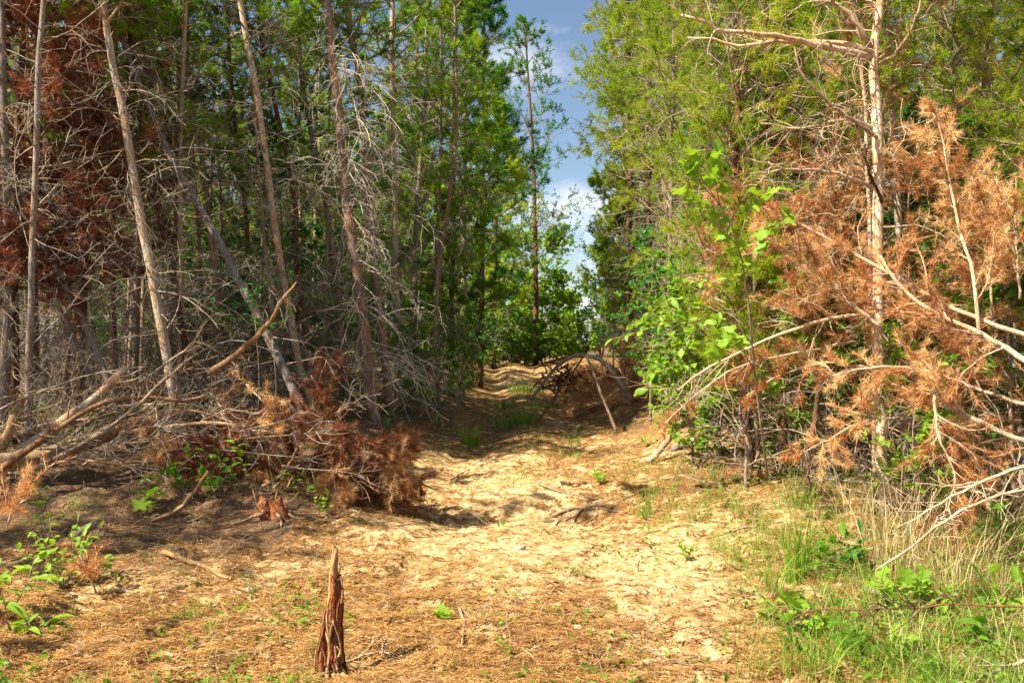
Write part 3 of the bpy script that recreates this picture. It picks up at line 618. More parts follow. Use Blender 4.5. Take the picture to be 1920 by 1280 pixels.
for i, (px, py, Y_, L_, lb) in enumerate([(1150, -160, 27, 1.6, 'yellow green pine forming the right edge of the sky gap'), (1190, -250, 23, 1.7, 'tall yellow green pine behind the dark slim trunk'), (1150, 330, 34, 1.6, 'lower pale green tree under the right edge of the sky gap')]):
    special('pine_tree', lb, 'pine tree', [(px+26, 640+1300/Y_, Y_), (px+20, 400, Y_), (px+24, py, Y_)], (10.1, 3.4), 'bark_dark', dead=dict(n=26, L=1.2, t1=.4), crown=dict(nb=92, L=L_, c0=.14, mat='needle_yellow', nl=.16, nw=.02, nm=13, tw=7, tw2=3), seed=320+i, stubs=0)
g = np.random.default_rng(5)
endb = broad_proto(90, 5.0, .05, .06, 1.9, 46, 'leaf_bright', .20, .13, 3, tw=7, tw2=4)
for i, (px, Y_, s, lb) in enumerate([(960, 39, 1.15, 'rounded green leafy tree closing the left of the trail end'), (1015, 41, 1.25, 'dark green leafy tree in the middle of the trail end'), (1045, 40, .8, 'low bright leafy tree right of the tall thin pine'), (925, 36, 1.0, 'leafy tree half hidden by the woods where the trail ends'),
        (985, 36.5, .5, 'small leafy bush on the crest of the trail'), (1095, 42, .42, 'bright leafy bush under the sky gap'), (1130, 38, .9, 'pale leafy tree behind the dark slim trunk'), (900, 33, .7, 'bushy green sapling on the left bank near the trail crest'), (1045, 36, .42, 'small green bush right of the trail crest')]):
    x = (px-960)/F*Y_; place(endb, 'leafy_tree', put(x, Y_), lb, 'tree', None, i*1.3, s)
for i, (px, Y_, s) in enumerate([(880, 33, .42), (915, 35, .5), (950, 37.5, .45), (1010, 38.5, .4), (1065, 37, .4), (840, 30, .45), (935, 40, .8), (1075, 40, .55), (985, 41, .6)]):
    place(endb, 'leafy_bush', put((px-960)/F*Y_, Y_), 'rounded green bush closing the '+['left bank below the crest', 'left bank at the crest', 'crest just left of the middle', 'crest right of the middle', 'right bank at the crest', 'woods left of the crest', 'gap behind the crest, left', 'gap under the sky opening', 'gap behind the crest, middle'][i], 'bush', None, i*2.1, s)
for i, (px, Y_, k, s, lb) in enumerate([(885, 24, 1, .75, 'green leafy sapling on the left bank halfway up the trail'), (860, 19, 2, 1.0, 'bright bush on the left bank above the trail grass'), (800, 17.5, 0, .8, 'green leafy sapling right of the slim brown trunk'), (905, 29, 1, .8, 'dark green leafy sapling near the trail crest, left side'), (770, 15.5, 2, .9, 'bright bush between the reddish pine and the trail'),
        (1260, 12.6, 0, .9, 'leafy sapling behind the layered sprays'), (1335, 11.8, 2, 1.1, 'bright bush above the bowed grey branch'), (1220, 15.0, 1, .6, 'leafy sapling right of the rusty mound'), (1150, 26, 1, .6, 'leafy sapling behind the rusty mound'), (1580, 10.6, 0, .9, 'leafy sapling low behind the orange heap'), (1300, 10.4, 2, 1.0, 'bright small-leaved bush right beside the layered sprays'), (1480, 10.6, 1, .75, 'tall leafy sapling behind the straight dark red trunk'), (1390, 11.6, 1, .8, 'tall leafy sapling behind the crooked dark trunk'), (1620, 9.4, 1, .62, 'leafy sapling left of the forked pine, above orange boughs'), (1740, 9.2, 1, .72, 'leafy sapling among the upright orange plumes'), (1860, 8.8, 1, .68, 'leafy sapling by the brown and cream trunk'), (1920, 7.6, 0, 1.0, 'leafy sapling at the right edge inside the orange boughs'), (1560, 8.6, 0, .7, 'low leafy sapling in the weeds under the orange boughs'), (1720, 7.2, 2, .75, 'bright bush under the orange boughs'), (530, 14.0, 1, .9, 'leafy sapling glowing between the pale thin trunk and the leaning one'), (420, 15, 1, 1.0, 'leafy sapling in the gap right of the leaning trunk top'), (640, 16.5, 1, 1.0, 'leafy sapling seen left of the thick reddish pine')]):
    x = (px-960)/F*Y_; place(broads[k], 'leafy_sapling', put(x, Y_), lb, 'sapling', None, i*1.7, s)
for i in range(60):                                                # woods beyond, closing the horizon
    a = g.uniform(-.62, .62); Y_ = g.uniform(52, 85); px = 960+a*F
    hs = 1.0 if not (925 < px < 1125) else .38
    place(endb if i % 2 else deep_pines[i % 3], 'leafy_tree' if i % 2 else 'pine_tree', put(a*Y_, Y_), ('leafy tree' if i % 2 else 'pine')+' in the distant woods, '+('left of' if a < -.03 else 'right of' if a > .1 else 'straight beyond')+' the trail end', 'tree' if i % 2 else 'pine tree', 'trees in the distant woods', i, (2.2 if i % 2 else 1.1)*hs)

# standing dead pines, upper left
for i, (px, Y_, h, lb) in enumerate([(25, 9.9, 7.5, 'red needled dead pine between the two leftmost trunks'), (-70, 10.6, 8.5, 'red needled dead pine at the far left edge'), (60, 11.3, 8.5, 'red needled dead pine behind the straight pale trunk'), (150, 12.2, 9.0, 'red needled dead pine between the pale trunk and the bending cream one'), (215, 13.6, 9.5, 'rusty dead pine behind the bending cream trunk')]):
    g2 = np.random.default_rng(400+i); x = (px-960)/F*Y_; base = np.array([x, Y_, Hf(x, Y_)-.05])
    P = trunk_line(h, .02, 14, g2)+base; R = np.linspace(.07, .01, 14); root = empty('dead_pine', tuple(base), lb, 'dead pine')
    mb = MB(); tubes(mb, P, R, 8); part(mb, 'trunk', M['bark_dark'], root)
    mb = MB(); live_crown(mb, P, R, 84, 1.5, .26, g2, nm=26, nl=.09, nw=.008, tw=7, tw2=3, droop=-.05, up=(-10, 35)); part(mb, 'crown', [M['twig_brown'], M['needle_dead_red']], root)
    mb = MB(); dead_twigs(mb, P, R, 22, 1.2, .05, .45, g2); part(mb, 'dead_branches', M['twig'], root)

for i, (x, y, s) in enumerate([(-6.7, 5.0, .62), (-5.7, 4.9, .9), (-6.6, 6.3, .7), (-6.4, -1.6, .7), (-7.6, 3.9, .7), (-8.2, 5.9, .75), (-9.6, 3.6, .8), (-7.2, 7.0, .6), (-10.5, 6.2, .8), (-11.5, 2.0, .8), (-12.5, 4.5, .85), (-9.4, 8.2, .75)]):
    place(edge_pines[i % 3], 'pine_tree', put(x, y), 'pine just outside the left edge of the photo', 'pine tree', 'pines outside the left edge', i*1.1, s)
# ------------------------------------------------------------------ dead boughs with brown needles
def bough_parts(P, R, g, mb, nbr=16, L=.7, nm=7, nl=.075, nw=.0045, t0=.15, wood=0, ndl=1, dens=1.0, grav=-.01, sub=5):
    s, d, r, t = kids(P[None], R[None], nbr, t0, 1.0, (30, 60), g)
    l = L*g.uniform(.4, 1.1, nbr)*(1.15-.6*t)
    A, RA = grow(s, d, l, np.minimum(np.maximum(r*.8, .004), .008), .0028, 8, .13, grav, g); tubes(mb, A, RA, 4, wood)
    s, d, r, t2 = kids(A, RA, sub, .15, 1, (28, 50), g); l2 = np.repeat(l, sub)*g.uniform(.2, .42, nbr*sub)
    B_, RB = grow(s, d, l2, .003, .0022, 5, .15, grav, g); tubes(mb, B_, RB, 3, wood)
    cl = np.clip(g.normal(.62, .30, nbr), 0, 1)
    for Q, q, cc in ((A, 9, cl), (B_, 5, np.repeat(cl, sub))):      # bottle-brush needles along the twigs
        c, dd, _, tt = kids(Q, np.ones(Q.shape[:2]), max(2, int(q*dens)), .2, 1, (0, 5), g)
        a_ = np.repeat(cc, max(2, int(q*dens)))
        needles(mb, c, dd, nm, nl, nw, ndl, .62, .035, a_, g)
def side(d):
    h_ = 'left' if d[0] < -.35 else 'right' if d[0] > .35 else 'back' if d[1] > 0 else 'forward'
    return 'tip '+('up-' if d[2] > .25 else 'down-' if d[2] < -.15 else '')+h_
def cell(px, py, cols, rows):
    c = [s for l, s in cols if px >= l][-1]; r = [s for l, s in rows if py >= l][-1]; return r+' '+c
RC = [(-1e9, 'above the two dark trunks'), (1480, 'left of the forked trunk'), (1600, 'around the forked trunk'), (1700, 'left of the plumes'), (1790, 'under the plumes'), (1870, 'near the right edge'), (1930, 'beyond the right edge')]
RR_ = [(-1e9, 'high'), (560, 'at mid height'), (660, 'low')]
LC = [(-1e9, 'at the left edge'), (120, 'by the pale log'), (250, 'over the thick log'), (370, 'by the brown pole'), (470, 'before the leaning trunk'), (560, 'at its right end'), (640, 'by the thick reddish pine')]
LR = [(-1e9, 'on top'), (760, 'in the middle'), (830, 'at the bottom')]
def bough(name, label, cat, P, R, mats, group=None, **kw):
    seed = kw.pop('seed', 1); g = np.random.default_rng(seed); root = empty(name, tuple(P[0]), label, cat, group)
    mb = MB(); tubes(mb, P, R, 7); part(mb, 'limb', mats[0], root)
    mb = MB(); bough_parts(P, R, g, mb, **kw)
    part(mb, 'needled_twigs', mats, root); return root
DM = [M['twig_pale'], M['needle_dead']]; DR = [M['twig_brown'], M['needle_dead_red']]
named = [
 ('long pale bough slanting down to the right through the orange needles', [(1960, 640, 6.3), (1800, 585, 6.5), (1700, 530, 6.7), (1590, 470, 6.9), (1490, 415, 7.0), (1420, 385, 7.1)], (17, 5)),
 ('bleached straight bough left of the forked trunk, pointing up left', [(1655, 615, 6.9), (1580, 555, 7.0), (1500, 485, 7.0), (1430, 440, 7.1)], (12, 5)),
 ('thick cream bough with split tip near the white speck on the right', [(1960, 700, 6.0), (1830, 620, 6.2), (1760, 590, 6.3), (1690, 540, 6.4), (1650, 480, 6.5)], (20, 7)),
 ('curved pale bough at mid height on the far right', [(1960, 770, 5.9), (1850, 735, 6.1), (1720, 692, 6.3), (1620, 690, 6.5), (1560, 705, 6.6)], (13, 4)),
 ('pale bough running out of the right edge above the dark leaves', [(1990, 860, 6.0), (1880, 810, 6.1), (1790, 768, 6.2), (1740, 735, 6.4)], (18, 12)),
 ('upright orange plume with a bleached tip on the right', [(1838, 640, 6.4), (1825, 520, 6.4), (1800, 430, 6.5), (1776, 310, 6.6), (1758, 215, 6.6)], (13, 4)),
 ('shorter upright plume right of the bleached-tipped one', [(1862, 600, 6.6), (1850, 480, 6.6), (1830, 400, 6.7), (1822, 330, 6.7)], (9, 3)),
 ('upright orange plume closest to the right edge', [(1912, 560, 6.3), (1905, 450, 6.3), (1900, 370, 6.4)], (8, 3)),
 ('drooping bough with rusty tips over the leaning stick', [(1600, 640, 7.6), (1480, 665, 7.6), (1380, 690, 7.5), (1300, 745, 7.4), (1240, 800, 7.4)], (10, 3)),
 ('thin bough hanging below the cream trunk, tips over dry grass', [(1700, 780, 6.5), (1620, 790, 6.4), (1560, 820, 6.4), (1500, 850, 6.4)], (8, 3)),
 ('rusty bough hanging down beside the dark green leaves', [(1750, 740, 6.0), (1760, 820, 5.9), (1790, 890, 5.9), (1775, 960, 5.9)], (9, 3)),
 ('orange bough reaching left over the two dark trunks', [(1680, 700, 8.0), (1560, 680, 8.2), (1470, 700, 8.3), (1400, 740, 8.3)], (9, 3)),
]
for i, (lb, wp, w_) in enumerate(named):
    P = line(wp, 16, rng, .004); thin = i in (8, 9, 11); bough('dead_pine_bough', lb, 'dead bough', P, wrad(wp, P, w_[0]*.62, w_[1]*.7), DM, 'orange dead boughs heaped on the right', seed=500+i, nbr=14 if thin else 18, L=.38 if thin else .55)
g = np.random.default_rng(21)
for i in range(42):                                                # the body of the heap
    px = g.uniform(1500, 2080); top = np.interp(px, [1500, 1600, 1680, 1900], [520, 400, 330, 340])
    py = g.uniform(top, 660 if px < 1680 else 740); Y_ = g.uniform(7.4, 9.6)
    p = at(px, py, Y_); a = math.radians(g.uniform(100, 260)); e = math.radians(g.uniform(-5, 55)); L_ = g.uniform(.9, 1.7)
    P, R = grow(p[None]-np.array([[math.cos(a)*math.cos(e), math.sin(a)*.5, math.sin(e)]])*L_*.5, [[math.cos(a)*math.cos(e), math.sin(a)*.5, math.sin(e)]], L_, .009, .003, 12, .07, 0, g)
    bough('dead_pine_bough', 'orange bough '+cell(px, py, RC, RR_)+', '+side(P[0][-1]-P[0][0]), 'dead bough', P[0], R[0], DM, 'orange boughs inside the right heap', seed=550+i, nbr=18, L=.62, nm=7)
for i, (px, py, Y_) in enumerate([(1415, 420, 9.2), (1450, 470, 9.0), (1385, 470, 9.4), (1500, 560, 9.0), (1480, 620, 9.0), (1440, 400, 9.3), (1540, 380, 9.0), (1560, 330, 9.2)]):
    p = at(px, py, Y_); P, R = grow(p[None]+np.array([[.45, .1, -.05]]), [[-1, -.2, g.uniform(-.3, .3)]], 1.0, .009, .003, 12, .08, 0, g)
    bough('dead_pine_bough', ['upper dull orange bough above the lobed leaves edge', 'dull orange bough touching the lobed leaves', 'leftmost dull orange bough among the green twigs', 'dull orange bough above the straight dark trunk', 'lowest dull orange bough among the green twigs', 'highest dull orange bough left of the heap', 'dull orange bough by the slender pale stem', 'dull orange bough high left of the forked trunk'][i], 'dead bough', P[0], R[0], DM, 'orange boughs caught among green twigs', seed=620+i, nbr=18, L=.6, nm=6)
# rusty mound beside the trail
for i in range(16):
    px = g.uniform(1110, 1225); Y_ = g.uniform(16.5, 19.5); x = (px-960)/F*Y_; z = Hf(x, Y_)+g.uniform(.05, 1.0)*(1-abs(px-1165)/120)
    P, R = grow([[x, Y_, z]], [[g.uniform(-1, .3), g.uniform(-.6, .2), g.uniform(-.2, .5)]], g.uniform(.8, 1.3), .016, .006, 10, .12, -.05, g)
    bough('dead_pine_bough', 'rusty bough in trailside mound, '+('upper' if z-Hf(x, Y_) > .3 else 'lower')+(' left' if px < 1145 else ' middle' if px < 1185 else ' right')+' part, '+side(P[0][-1]-P[0][0]), 'dead bough', P[0], R[0], DM, 'rusty boughs in the trailside mound', seed=650+i, nbr=20, L=.7, nm=6, nw=.009, nl=.11, dens=.6)
# red boughs lying over the left heap
for i in range(36):
    t = g.random(); px = 310+t*370+g.normal()*20; top = np.interp(px, [330, 450, 560, 640, 720], [735, 715, 750, 815, 860]); bot = np.interp(px, [300, 500, 720], [870, 880, 880])
    py = g.uniform(top, bot); Y_ = g.uniform(8.2, 9.6)
    p = at(px, py, Y_); p[2] = max(p[2], Hf(p[0], p[1])+.05)
    P, R = grow(p[None], [[g.uniform(.0, 1.0), g.uniform(-.9, .1), g.uniform(-.65, .15)]], g.uniform(.45, .85), .010, .004, 11, .10, -.05, g)
    P[0][:, 2] = np.maximum(P[0][:, 2], H(P[0][:, 0], P[0][:, 1])+.01)
    bough('dead_pine_bough', 'red bough in left heap, '+cell(px, py, LC, LR)+', '+side(P[0][-1]-P[0][0]), 'dead bough', P[0], R[0], DM if i % 3 == 0 else DR, 'red boughs lying in the left heap', seed=700+i, nbr=16, L=.42, nm=7, nw=.005)
for i, (px, py, Y_, lb) in enumerate([(770, 905, 9.6, 'small rusty bough standing on the bank right of the heap'), (745, 955, 8.6, 'rusty twig clump lying on bare earth below the bank'), (1020, 905, 9.0, 'rusty twig lying across the trail edge'), (15, 1000, 4.6, 'orange needled tip poking in at the left edge'), (180, 1130, 4.9, 'orange needled twig on the ground under the left bush'), (20, 1200, 4.2, 'dark red needled bough at the lower left corner')]):
    p = G(px, py) if i not in (3,) else at(px, py, Y_)
    P, R = grow(p[None]+np.array([[0, 0, .05]]), [[g.uniform(-.6, .6), -.2, .5]], .40 if i < 3 else .28, .007, .003, 8, .1, 0, g)
    bough('dead_pine_twig', lb, 'dead twig', P[0], R[0], DM if i in (0, 2, 3, 4) else DR, None, seed=780+i, nbr=9, L=.28, nm=6, nl=.06, nw=.003)

# ------------------------------------------------------------------ logs, poles and sticks
def stick(label, wp, w, mat='twig_brown', sub=0, name='fallen_branch', cat='branch', lift=True, L=.35, seed=None, n=14, group=None, k=8):
    sd = int(abs(wp[0][0]*3+wp[-1][1])) if seed is None else seed; g = np.random.default_rng(sd)
    P = line(wp, n, g, .004)
    P = P+np.cumsum(g.normal(size=P.shape), 0)*.003
    R = wrad(wp, P, *w)*(1+.05*g.normal(size=n))
    if lift: P[:, 2] = np.maximum(P[:, 2], H(P[:, 0], P[:, 1])+R*.6)
    root = empty(name, tuple(P[0]), label, cat, group)
    mb = MB(); tubes(mb, P, R, k); part(mb, 'stem', M[mat], root)
    if sub:
        mb = MB(); s, d, r, t = kids(P[None], R[None], sub, .2, 1, (30, 65), g); d[:, 1] *= .6
        A, B = grow(s, d, L*g.uniform(.4, 1.2, sub), np.maximum(r*.6, .003), .0022, 8, .22, 0, g); tubes(mb, A, B, 4)
        s, d, r, t = kids(A, B, 3, .2, 1, (30, 60), g); A, B = grow(s, d, L*.4*g.uniform(.4, 1.2, len(s)), .003, .002, 5, .3, 0, g); tubes(mb, A, B, 3)
        part(mb, 'twigs', M[mat], root)
    return root
stick('thick log with orange peeling bark, lowest in the left heap', [(-60, 872, 7.9), (30, 862, 8.0), (130, 842, 8.1), (230, 806, 8.3), (350, 774, 8.6)], (36, 24), 'log_orange', 6, 'fallen_log', 'log', n=18, k=12)
stick('pale log slanting up to the right in the left heap', [(-40, 915, 7.9), (60, 835, 8.1), (120, 785, 8.2), (175, 745, 8.4), (236, 688, 8.7)], (26, 14), 'twig_pale', 8, 'fallen_log', 'log', n=18, k=10)
stick('grey log stub leaning at the left edge above the heap', [(0, 838, 8.0), (20, 800, 8.0), (42, 742, 8.1)], (22, 15), 'log_orange', 3, 'fallen_log', 'log')
stick('grey log lying nearly level at the left edge behind the pale one', [(-50, 830, 8.4), (40, 815, 8.5), (100, 800, 8.6), (170, 788, 8.8)], (16.8, 13.4), 'bark_grey', 6, 'fallen_log', 'log')
stick('long thin orange branch arching over the thick log', [(0, 880, 7.8), (60, 835, 7.9), (130, 790, 8.0), (190, 755, 8.1), (260, 742, 8.2), (340, 748, 8.3), (390, 738, 8.3)], (14, 5), 'log_orange', 16, L=.5)
stick('slim orange branch lying to the right of the thick log with upturned end', [(228, 812, 8.2), (320, 798, 8.2), (400, 793, 8.2), (470, 798, 8.2), (505, 770, 8.2)], (11, 5), 'log_orange', 8)
stick('second slim branch crossing the heap from lower left to middle', [(60, 880, 7.8), (140, 838, 7.9), (230, 780, 8.0), (300, 715, 8.2), (370, 660, 8.4)], (12, 4), 'twig_brown', 12, L=.5)
stick('brown pole pointing up to the right out of the heap, tip by the leaning trunk', [(392, 700, 9.2), (440, 668, 9.2), (500, 610, 9.2), (530, 562, 9.2), (556, 530, 9.2)], (15, 4), 'log_orange', 6, L=.5)
stick('long branch from the heap rising to a knot near the leaning trunk', [(120, 830, 8.6), (210, 760, 8.7), (300, 690, 8.8), (350, 655, 8.8), (372, 623, 8.8)], (9, 4), 'twig_brown', 9, L=.5)
stick('flat pale split stick on the bank edge above the stump', [(494, 926, 8.2), (560, 918, 8.2), (632, 910, 8.2)], (11, 8), 'splinter', 0)
stick('second thin stick beside the flat one on the bank edge', [(560, 934, 8.2), (600, 925, 8.2), (640, 917, 8.2)], (7, 5), 'splinter', 2, L=.2)
stick('orange bark strip curling up from the bank edge', [(285, 978, 7.3), (335, 955, 7.3), (370, 915, 7.3), (392, 885, 7.3)], (8, 9), 'log_orange', 3, L=.15)
stick('orange broken shoot pointing up right of the seedlings', [(480, 915, 8.1), (530, 890, 8.1), (552, 860, 8.1), (560, 838, 8.1)], (7, 6), 'log_orange', 2, L=.2)
stick('short grey log end on the left bank beyond the leafy bush', [(133, 1014, 6.55), (155, 998, 6.7), (178, 980, 6.9)], (17, 15), 'twig_brown', 0, 'fallen_log', 'log')
stick('pale straight split stick lying on sand left of the stump', [(306, 1033, 6.4), (340, 1050, 6.2), (385, 1067, 6.0), (430, 1088, 5.75)], (10, 7), 'splinter', 0, n=8, k=6)
stick('bleached stick leaning on the bank right of the trail', [(1214, 870, 10.9), (1240, 838, 10.9), (1270, 800, 10.9), (1300, 758, 10.9)], (13, 10), 'twig_pale', 4, 'leaning_branch')
stick('bowed grey branch lying flat right of the leaning stick', [(1262, 860, 11.3), (1285, 846, 11.5), (1320, 838, 11.6), (1372, 830, 11.8)], (11.8, 6.7), 'bark_grey', 4)
stick('brown stick of the tripod leaning left, foot at the right of the trail', [(1156, 812, 14.6), (1130, 740, 14.9), (1112, 695, 15.2), (1100, 664, 15.4)], (6, 4.5), 'bark_red', 0, 'leaning_branch')
stick('dark thin stick leaning right, foot in the trail grass', [(1006, 794, 15.0), (1035, 752, 15.2), (1064, 712, 15.4), (1095, 668, 15.6)], (4.2, 3.4), 'bark_dark', 2, 'leaning_branch')
stick('arched dead stem bowing over beside the rusty mound', [(995, 750, 16.6), (1020, 715, 16.6), (1050, 682, 16.6), (1085, 664, 16.6), (1125, 675, 16.5), (1155, 710, 16.5), (1182, 752, 16.3)], (5.0, 9.2), 'bark_grey', 8, 'arched_branch', L=.5)
stick('grey crooked stem standing at the left bank of the trail', [(845, 800, 15.0), (852, 770, 15.0), (866, 745, 15.0), (872, 715, 15.0)], (7.6, 2.5), 'bark_grey', 4)
stick('dark thorny branch crossing the weeds at lower right', [(1990, 1138, 3.9), (1830, 1131, 4.0), (1700, 1134, 4.1), (1600, 1137, 4.2), (1520, 1138, 4.3), (1470, 1162, 4.4)], (5.0, 2.5), 'bark_dark', 12, lift=False, L=.22)
stick('thin dark branch rising to the right edge above the crossing one', [(1640, 1070, 4.9), (1730, 1010, 4.8), (1800, 960, 4.7), (1870, 930, 4.7), (1980, 905, 4.6)], (4, 6), 'twig_pale', 12, lift=False, L=.3)
stick('pale twig fan reaching in from the right edge', [(1990, 850, 5.4), (1900, 880, 5.4), (1800, 925, 5.4), (1700, 985, 5.4)], (8, 3), 'twig_pale', 14, lift=False, L=.35)
stick('long pale arching branch low on the right above the dry grass', [(1700, 590, 7.6), (1560, 600, 7.5), (1440, 640, 7.3), (1330, 690, 7.2), (1265, 735, 7.2)], (9, 3), 'twig_pale', 16, lift=False, L=.6)
stick('bleached branch end lying at the lower right corner', [(1960, 1238, 4.0), (1900, 1248, 4.0), (1840, 1275, 3.9)], (9, 5), 'twig_pale', 3)
for i, (a, b, c, w_, lb) in enumerate([((945, 1195), (985, 1222), (1015, 1248), 8, 'pale bent stick right of the stump at the bottom'), ((680, 1108), (760, 1112), (850, 1098), 3, 'thin dark twig lying behind the stump'), ((655, 1118), (690, 1140), (740, 1142), 3, 'short curved twig just behind the stump'),
        ((860, 1140), (870, 1180), (862, 1220), 6, 'dark forked root piece standing in the sand'), ((868, 1150), (910, 1165), (960, 1170), 4, 'side twig of the dark root piece on the sand'), ((940, 1152), (1040, 1158), (1150, 1140), 3, 'long fine twig lying right of the root piece'),
        ((1040, 985), (1080, 965), (1150, 935), 7, 'grey stick in the twig pile right of the trail'), ((1035, 970), (1090, 955), (1180, 962), 5, 'lower grey stick in the twig pile right of the trail'), ((1005, 905), (1060, 925), (1125, 938), 5, 'pale stick above the twig pile right of the trail'),
        ((840, 905), (880, 880), (930, 862), 4, 'thin twig lying over the trail shade'), ((1060, 1000), (1120, 968), (1210, 920), 4, 'curved twig running up the right bank'), ((0, 1262), (60, 1248), (150, 1236), 7, 'grey stick lying at the lower left corner'),
        ((230, 1112), (300, 1108), (350, 1100), 4, 'twig lying on the straw right of the leafy bush'), ((700, 940), (760, 915), (812, 885), 6, 'pale twig poking from the bank beside the trail'), ((1180, 1150), (1240, 1180), (1330, 1190), 4, 'dark twig on sand left of the green weeds'),
        ((330, 1240), (370, 1215), (420, 1205), 4, 'small twig among the short weeds at lower left'), ((1090, 1275), (1110, 1240), (1125, 1215), 4, 'small upright twig on the bright sand at the bottom'), ((1180, 1262), (1240, 1240), (1320, 1250), 5, 'brown twig at the bottom right of the sand'),
        ((640, 1245), (700, 1230), (760, 1238), 5, 'root splinter lying at the foot of the stump'), ((1330, 1010), (1400, 990), (1470, 985), 5, 'grey twig lying below the two dark trunks'), ((1240, 900), (1320, 905), (1380, 925), 5, 'curved twig on the right bank before the dark trunks')]):
    wp = []
    for p in (a, b, c):
        q = G(*p); wp.append((p[0], p[1], q[1]))
    stick(lb, wp, (w_, w_*.5), 'twig_brown' if i % 3 else 'twig_pale', 5 if w_ > 3 else 2, 'twig', 'twig', L=.14, n=10, k=6)
g = np.random.default_rng(31)
for i in range(52):                                                # loose poles and branches making up the heap
    px = g.uniform(-90, 380) if i < 44 else g.uniform(330, 560); py = g.uniform(np.interp(px, [0, 300, 520], [770, 760, 790]), 885); Y_ = g.uniform(7.8, 9.4)
    p = at(px, py, Y_); a = g.uniform(-.25, .75); L_ = g.uniform(.6, 1.3)
    P, R = grow(p[None], [[math.cos(a), g.uniform(-.3, .5), math.sin(a)*.8]], L_, g.uniform(.005, .013), .003, 12, .07, -.03, g); P = P[0]; R = R[0]
    P[:, 2] = np.maximum(P[:, 2], H(P[:, 0], P[:, 1])+.02)
    root = empty('fallen_branch', tuple(P[0]), ['brown', 'orange', 'grey', 'bleached'][i % 4]+' branch in left heap, '+cell(px, py, LC, LR)+', '+side(P[-1]-P[0]), 'branch', 'bare branches in the left heap')
    mb = MB(); tubes(mb, P, R, 6); part(mb, 'stem', M[['twig_brown', 'log_orange', 'twig', 'twig_pale'][i % 4]], root)
    mb = MB(); s, d, r, t = kids(P[None], R[None], 9, .2, 1, (30, 60), g); A, B = grow(s, d, g.uniform(.15, .5, 9), .0045, .0025, 8, .25, 0, g); tubes(mb, A, B, 4)
    s, d, r, t = kids(A, B, 3, .2, 1, (30, 60), g); A, B = grow(s, d, g.uniform(.06, .2, 27), .003, .002, 5, .3, 0, g); tubes(mb, A, B, 3)
    part(mb, 'twigs', M['twig' if i % 2 else 'twig_brown'], root)
# bare thicket between the left trunks: nobody could count it
def thicket(name, n, px0, px1, y0, y1, h, mat, seed, r=.008, test=None, grav=-.05):
    g = np.random.default_rng(seed); Y_ = g.uniform(y0, y1, n); x = (g.uniform(px0, px1, n)-960)/F*Y_
    if test is not None: k = test(x, Y_); x = x[k]; Y_ = Y_[k]
    n = len(x); b = np.stack([x, Y_, H(x, Y_)], -1); d = np.stack([g.normal(size=n)*.45, g.normal(size=n)*.3, np.ones(n)], -1)
    l = h*g.uniform(.4, 1.3, n); P, R = grow(b, d, l, r, r*.4, 10, .16, grav, g)
    mb = MB(); tubes(mb, P, R, 4)
    s, d, rr, t = kids(P, R, 9, .12, 1, (40, 85), g); A, B = grow(s, d, np.repeat(l, 9)*g.uniform(.15, .4, n*9), r*.5, r*.3, 8, .28, -.08, g); tubes(mb, A, B, 3)
    s, d, rr, t = kids(A, B, 4, .15, 1, (35, 75), g); A, B = grow(s, d, np.repeat(l, 36)*g.uniform(.05, .16, len(s)), r*.32, r*.24, 5, .35, -.08, g); tubes(mb, A, B, 3)
    tag(mb.obj(name, M[mat]), kind='stuff')
thicket('bare_thicket', 120, -60, 640, 10.5, 13.5, 2.4, 'twig_dark', 41, test=lambda x, y: x < edge_left(y)+.2)
thicket('bare_thicket', 100, 380, 860, 13.5, 22, 2.6, 'twig_dark', 42, test=lambda x, y: x < edge_left(y)+.1)
thicket('bare_thicket', 90, 1180, 1700, 14.5, 22, 2.4, 'twig', 43, test=lambda x, y: x > 3.4)
thicket('bare_thicket', 80, 1660, 1980, 6.8, 9.5, 1.2, 'twig_pale', 44, r=.005, grav=-.08)

# ------------------------------------------------------------------ rotten stump in the foreground
def ragged(mb, P, R, k, g, mat=0, rough=.16, top=.10, flat=1.0, a=None):
    """column with ridged sides and a torn top"""
    n = len(P); an = np.arange(k)*2*math.pi/k; rid = 1+rough*g.normal(size=k)
    V = np.zeros((n, k, 3))
    for i in range(n):
        rr = R[i]*(rid+.06*g.normal(size=k))
        V[i, :, 0] = P[i, 0]+rr*np.cos(an); V[i, :, 1] = P[i, 1]+rr*np.sin(an)*flat; V[i, :, 2] = P[i, 2]
    jag = g.uniform(-1, 1, k)*top; w = (np.linspace(0, 1, n)**3)[:, None]; V[:, :, 2] += w*jag
    idx = np.arange(n*k).reshape(n, k)
    q = np.stack([idx[:-1], np.roll(idx, -1, 1)[:-1], np.roll(idx, -1, 1)[1:], idx[1:]], -1).reshape(-1, 4)
    V2 = V.reshape(-1, 3); c = V2[idx[-1]].mean(0)-np.array([0, 0, top*1.2]); base = mb.n
    mb.add(V2, q, mat, g.random(n*k) if a is None else np.full(n*k, a))
    mb.V.append(c[None].astype(np.float32)); mb.A.append(np.array([.2], np.float32)); nb = mb.n; mb.n += 1
    r = idx[-1]+base; mb.T.append(np.stack([r, np.roll(r, -1), np.full(k, nb)], -1)); mb.tm.append(np.full(k, mat, np.int32))
g = np.random.default_rng(77)
SY = 4.18; sc = SY/F; sp = G(618, 1262); SY = sp[1]; sc = SY/F
root = empty('broken_stump', tuple(sp), 'narrow rotten red stump with torn splintered top, standing in the foreground', 'stump')
def pt(px, py, dy=0): return at(px, py, SY+dy)
def col(mb, wp, ws, n, k, **kw):
    P = curve([pt(*p) for p in wp], n); R = np.interp(np.linspace(0, 1, n), np.linspace(0, 1, len(ws)), ws)*sc/2; ragged(mb, P, R, k, g, **kw)
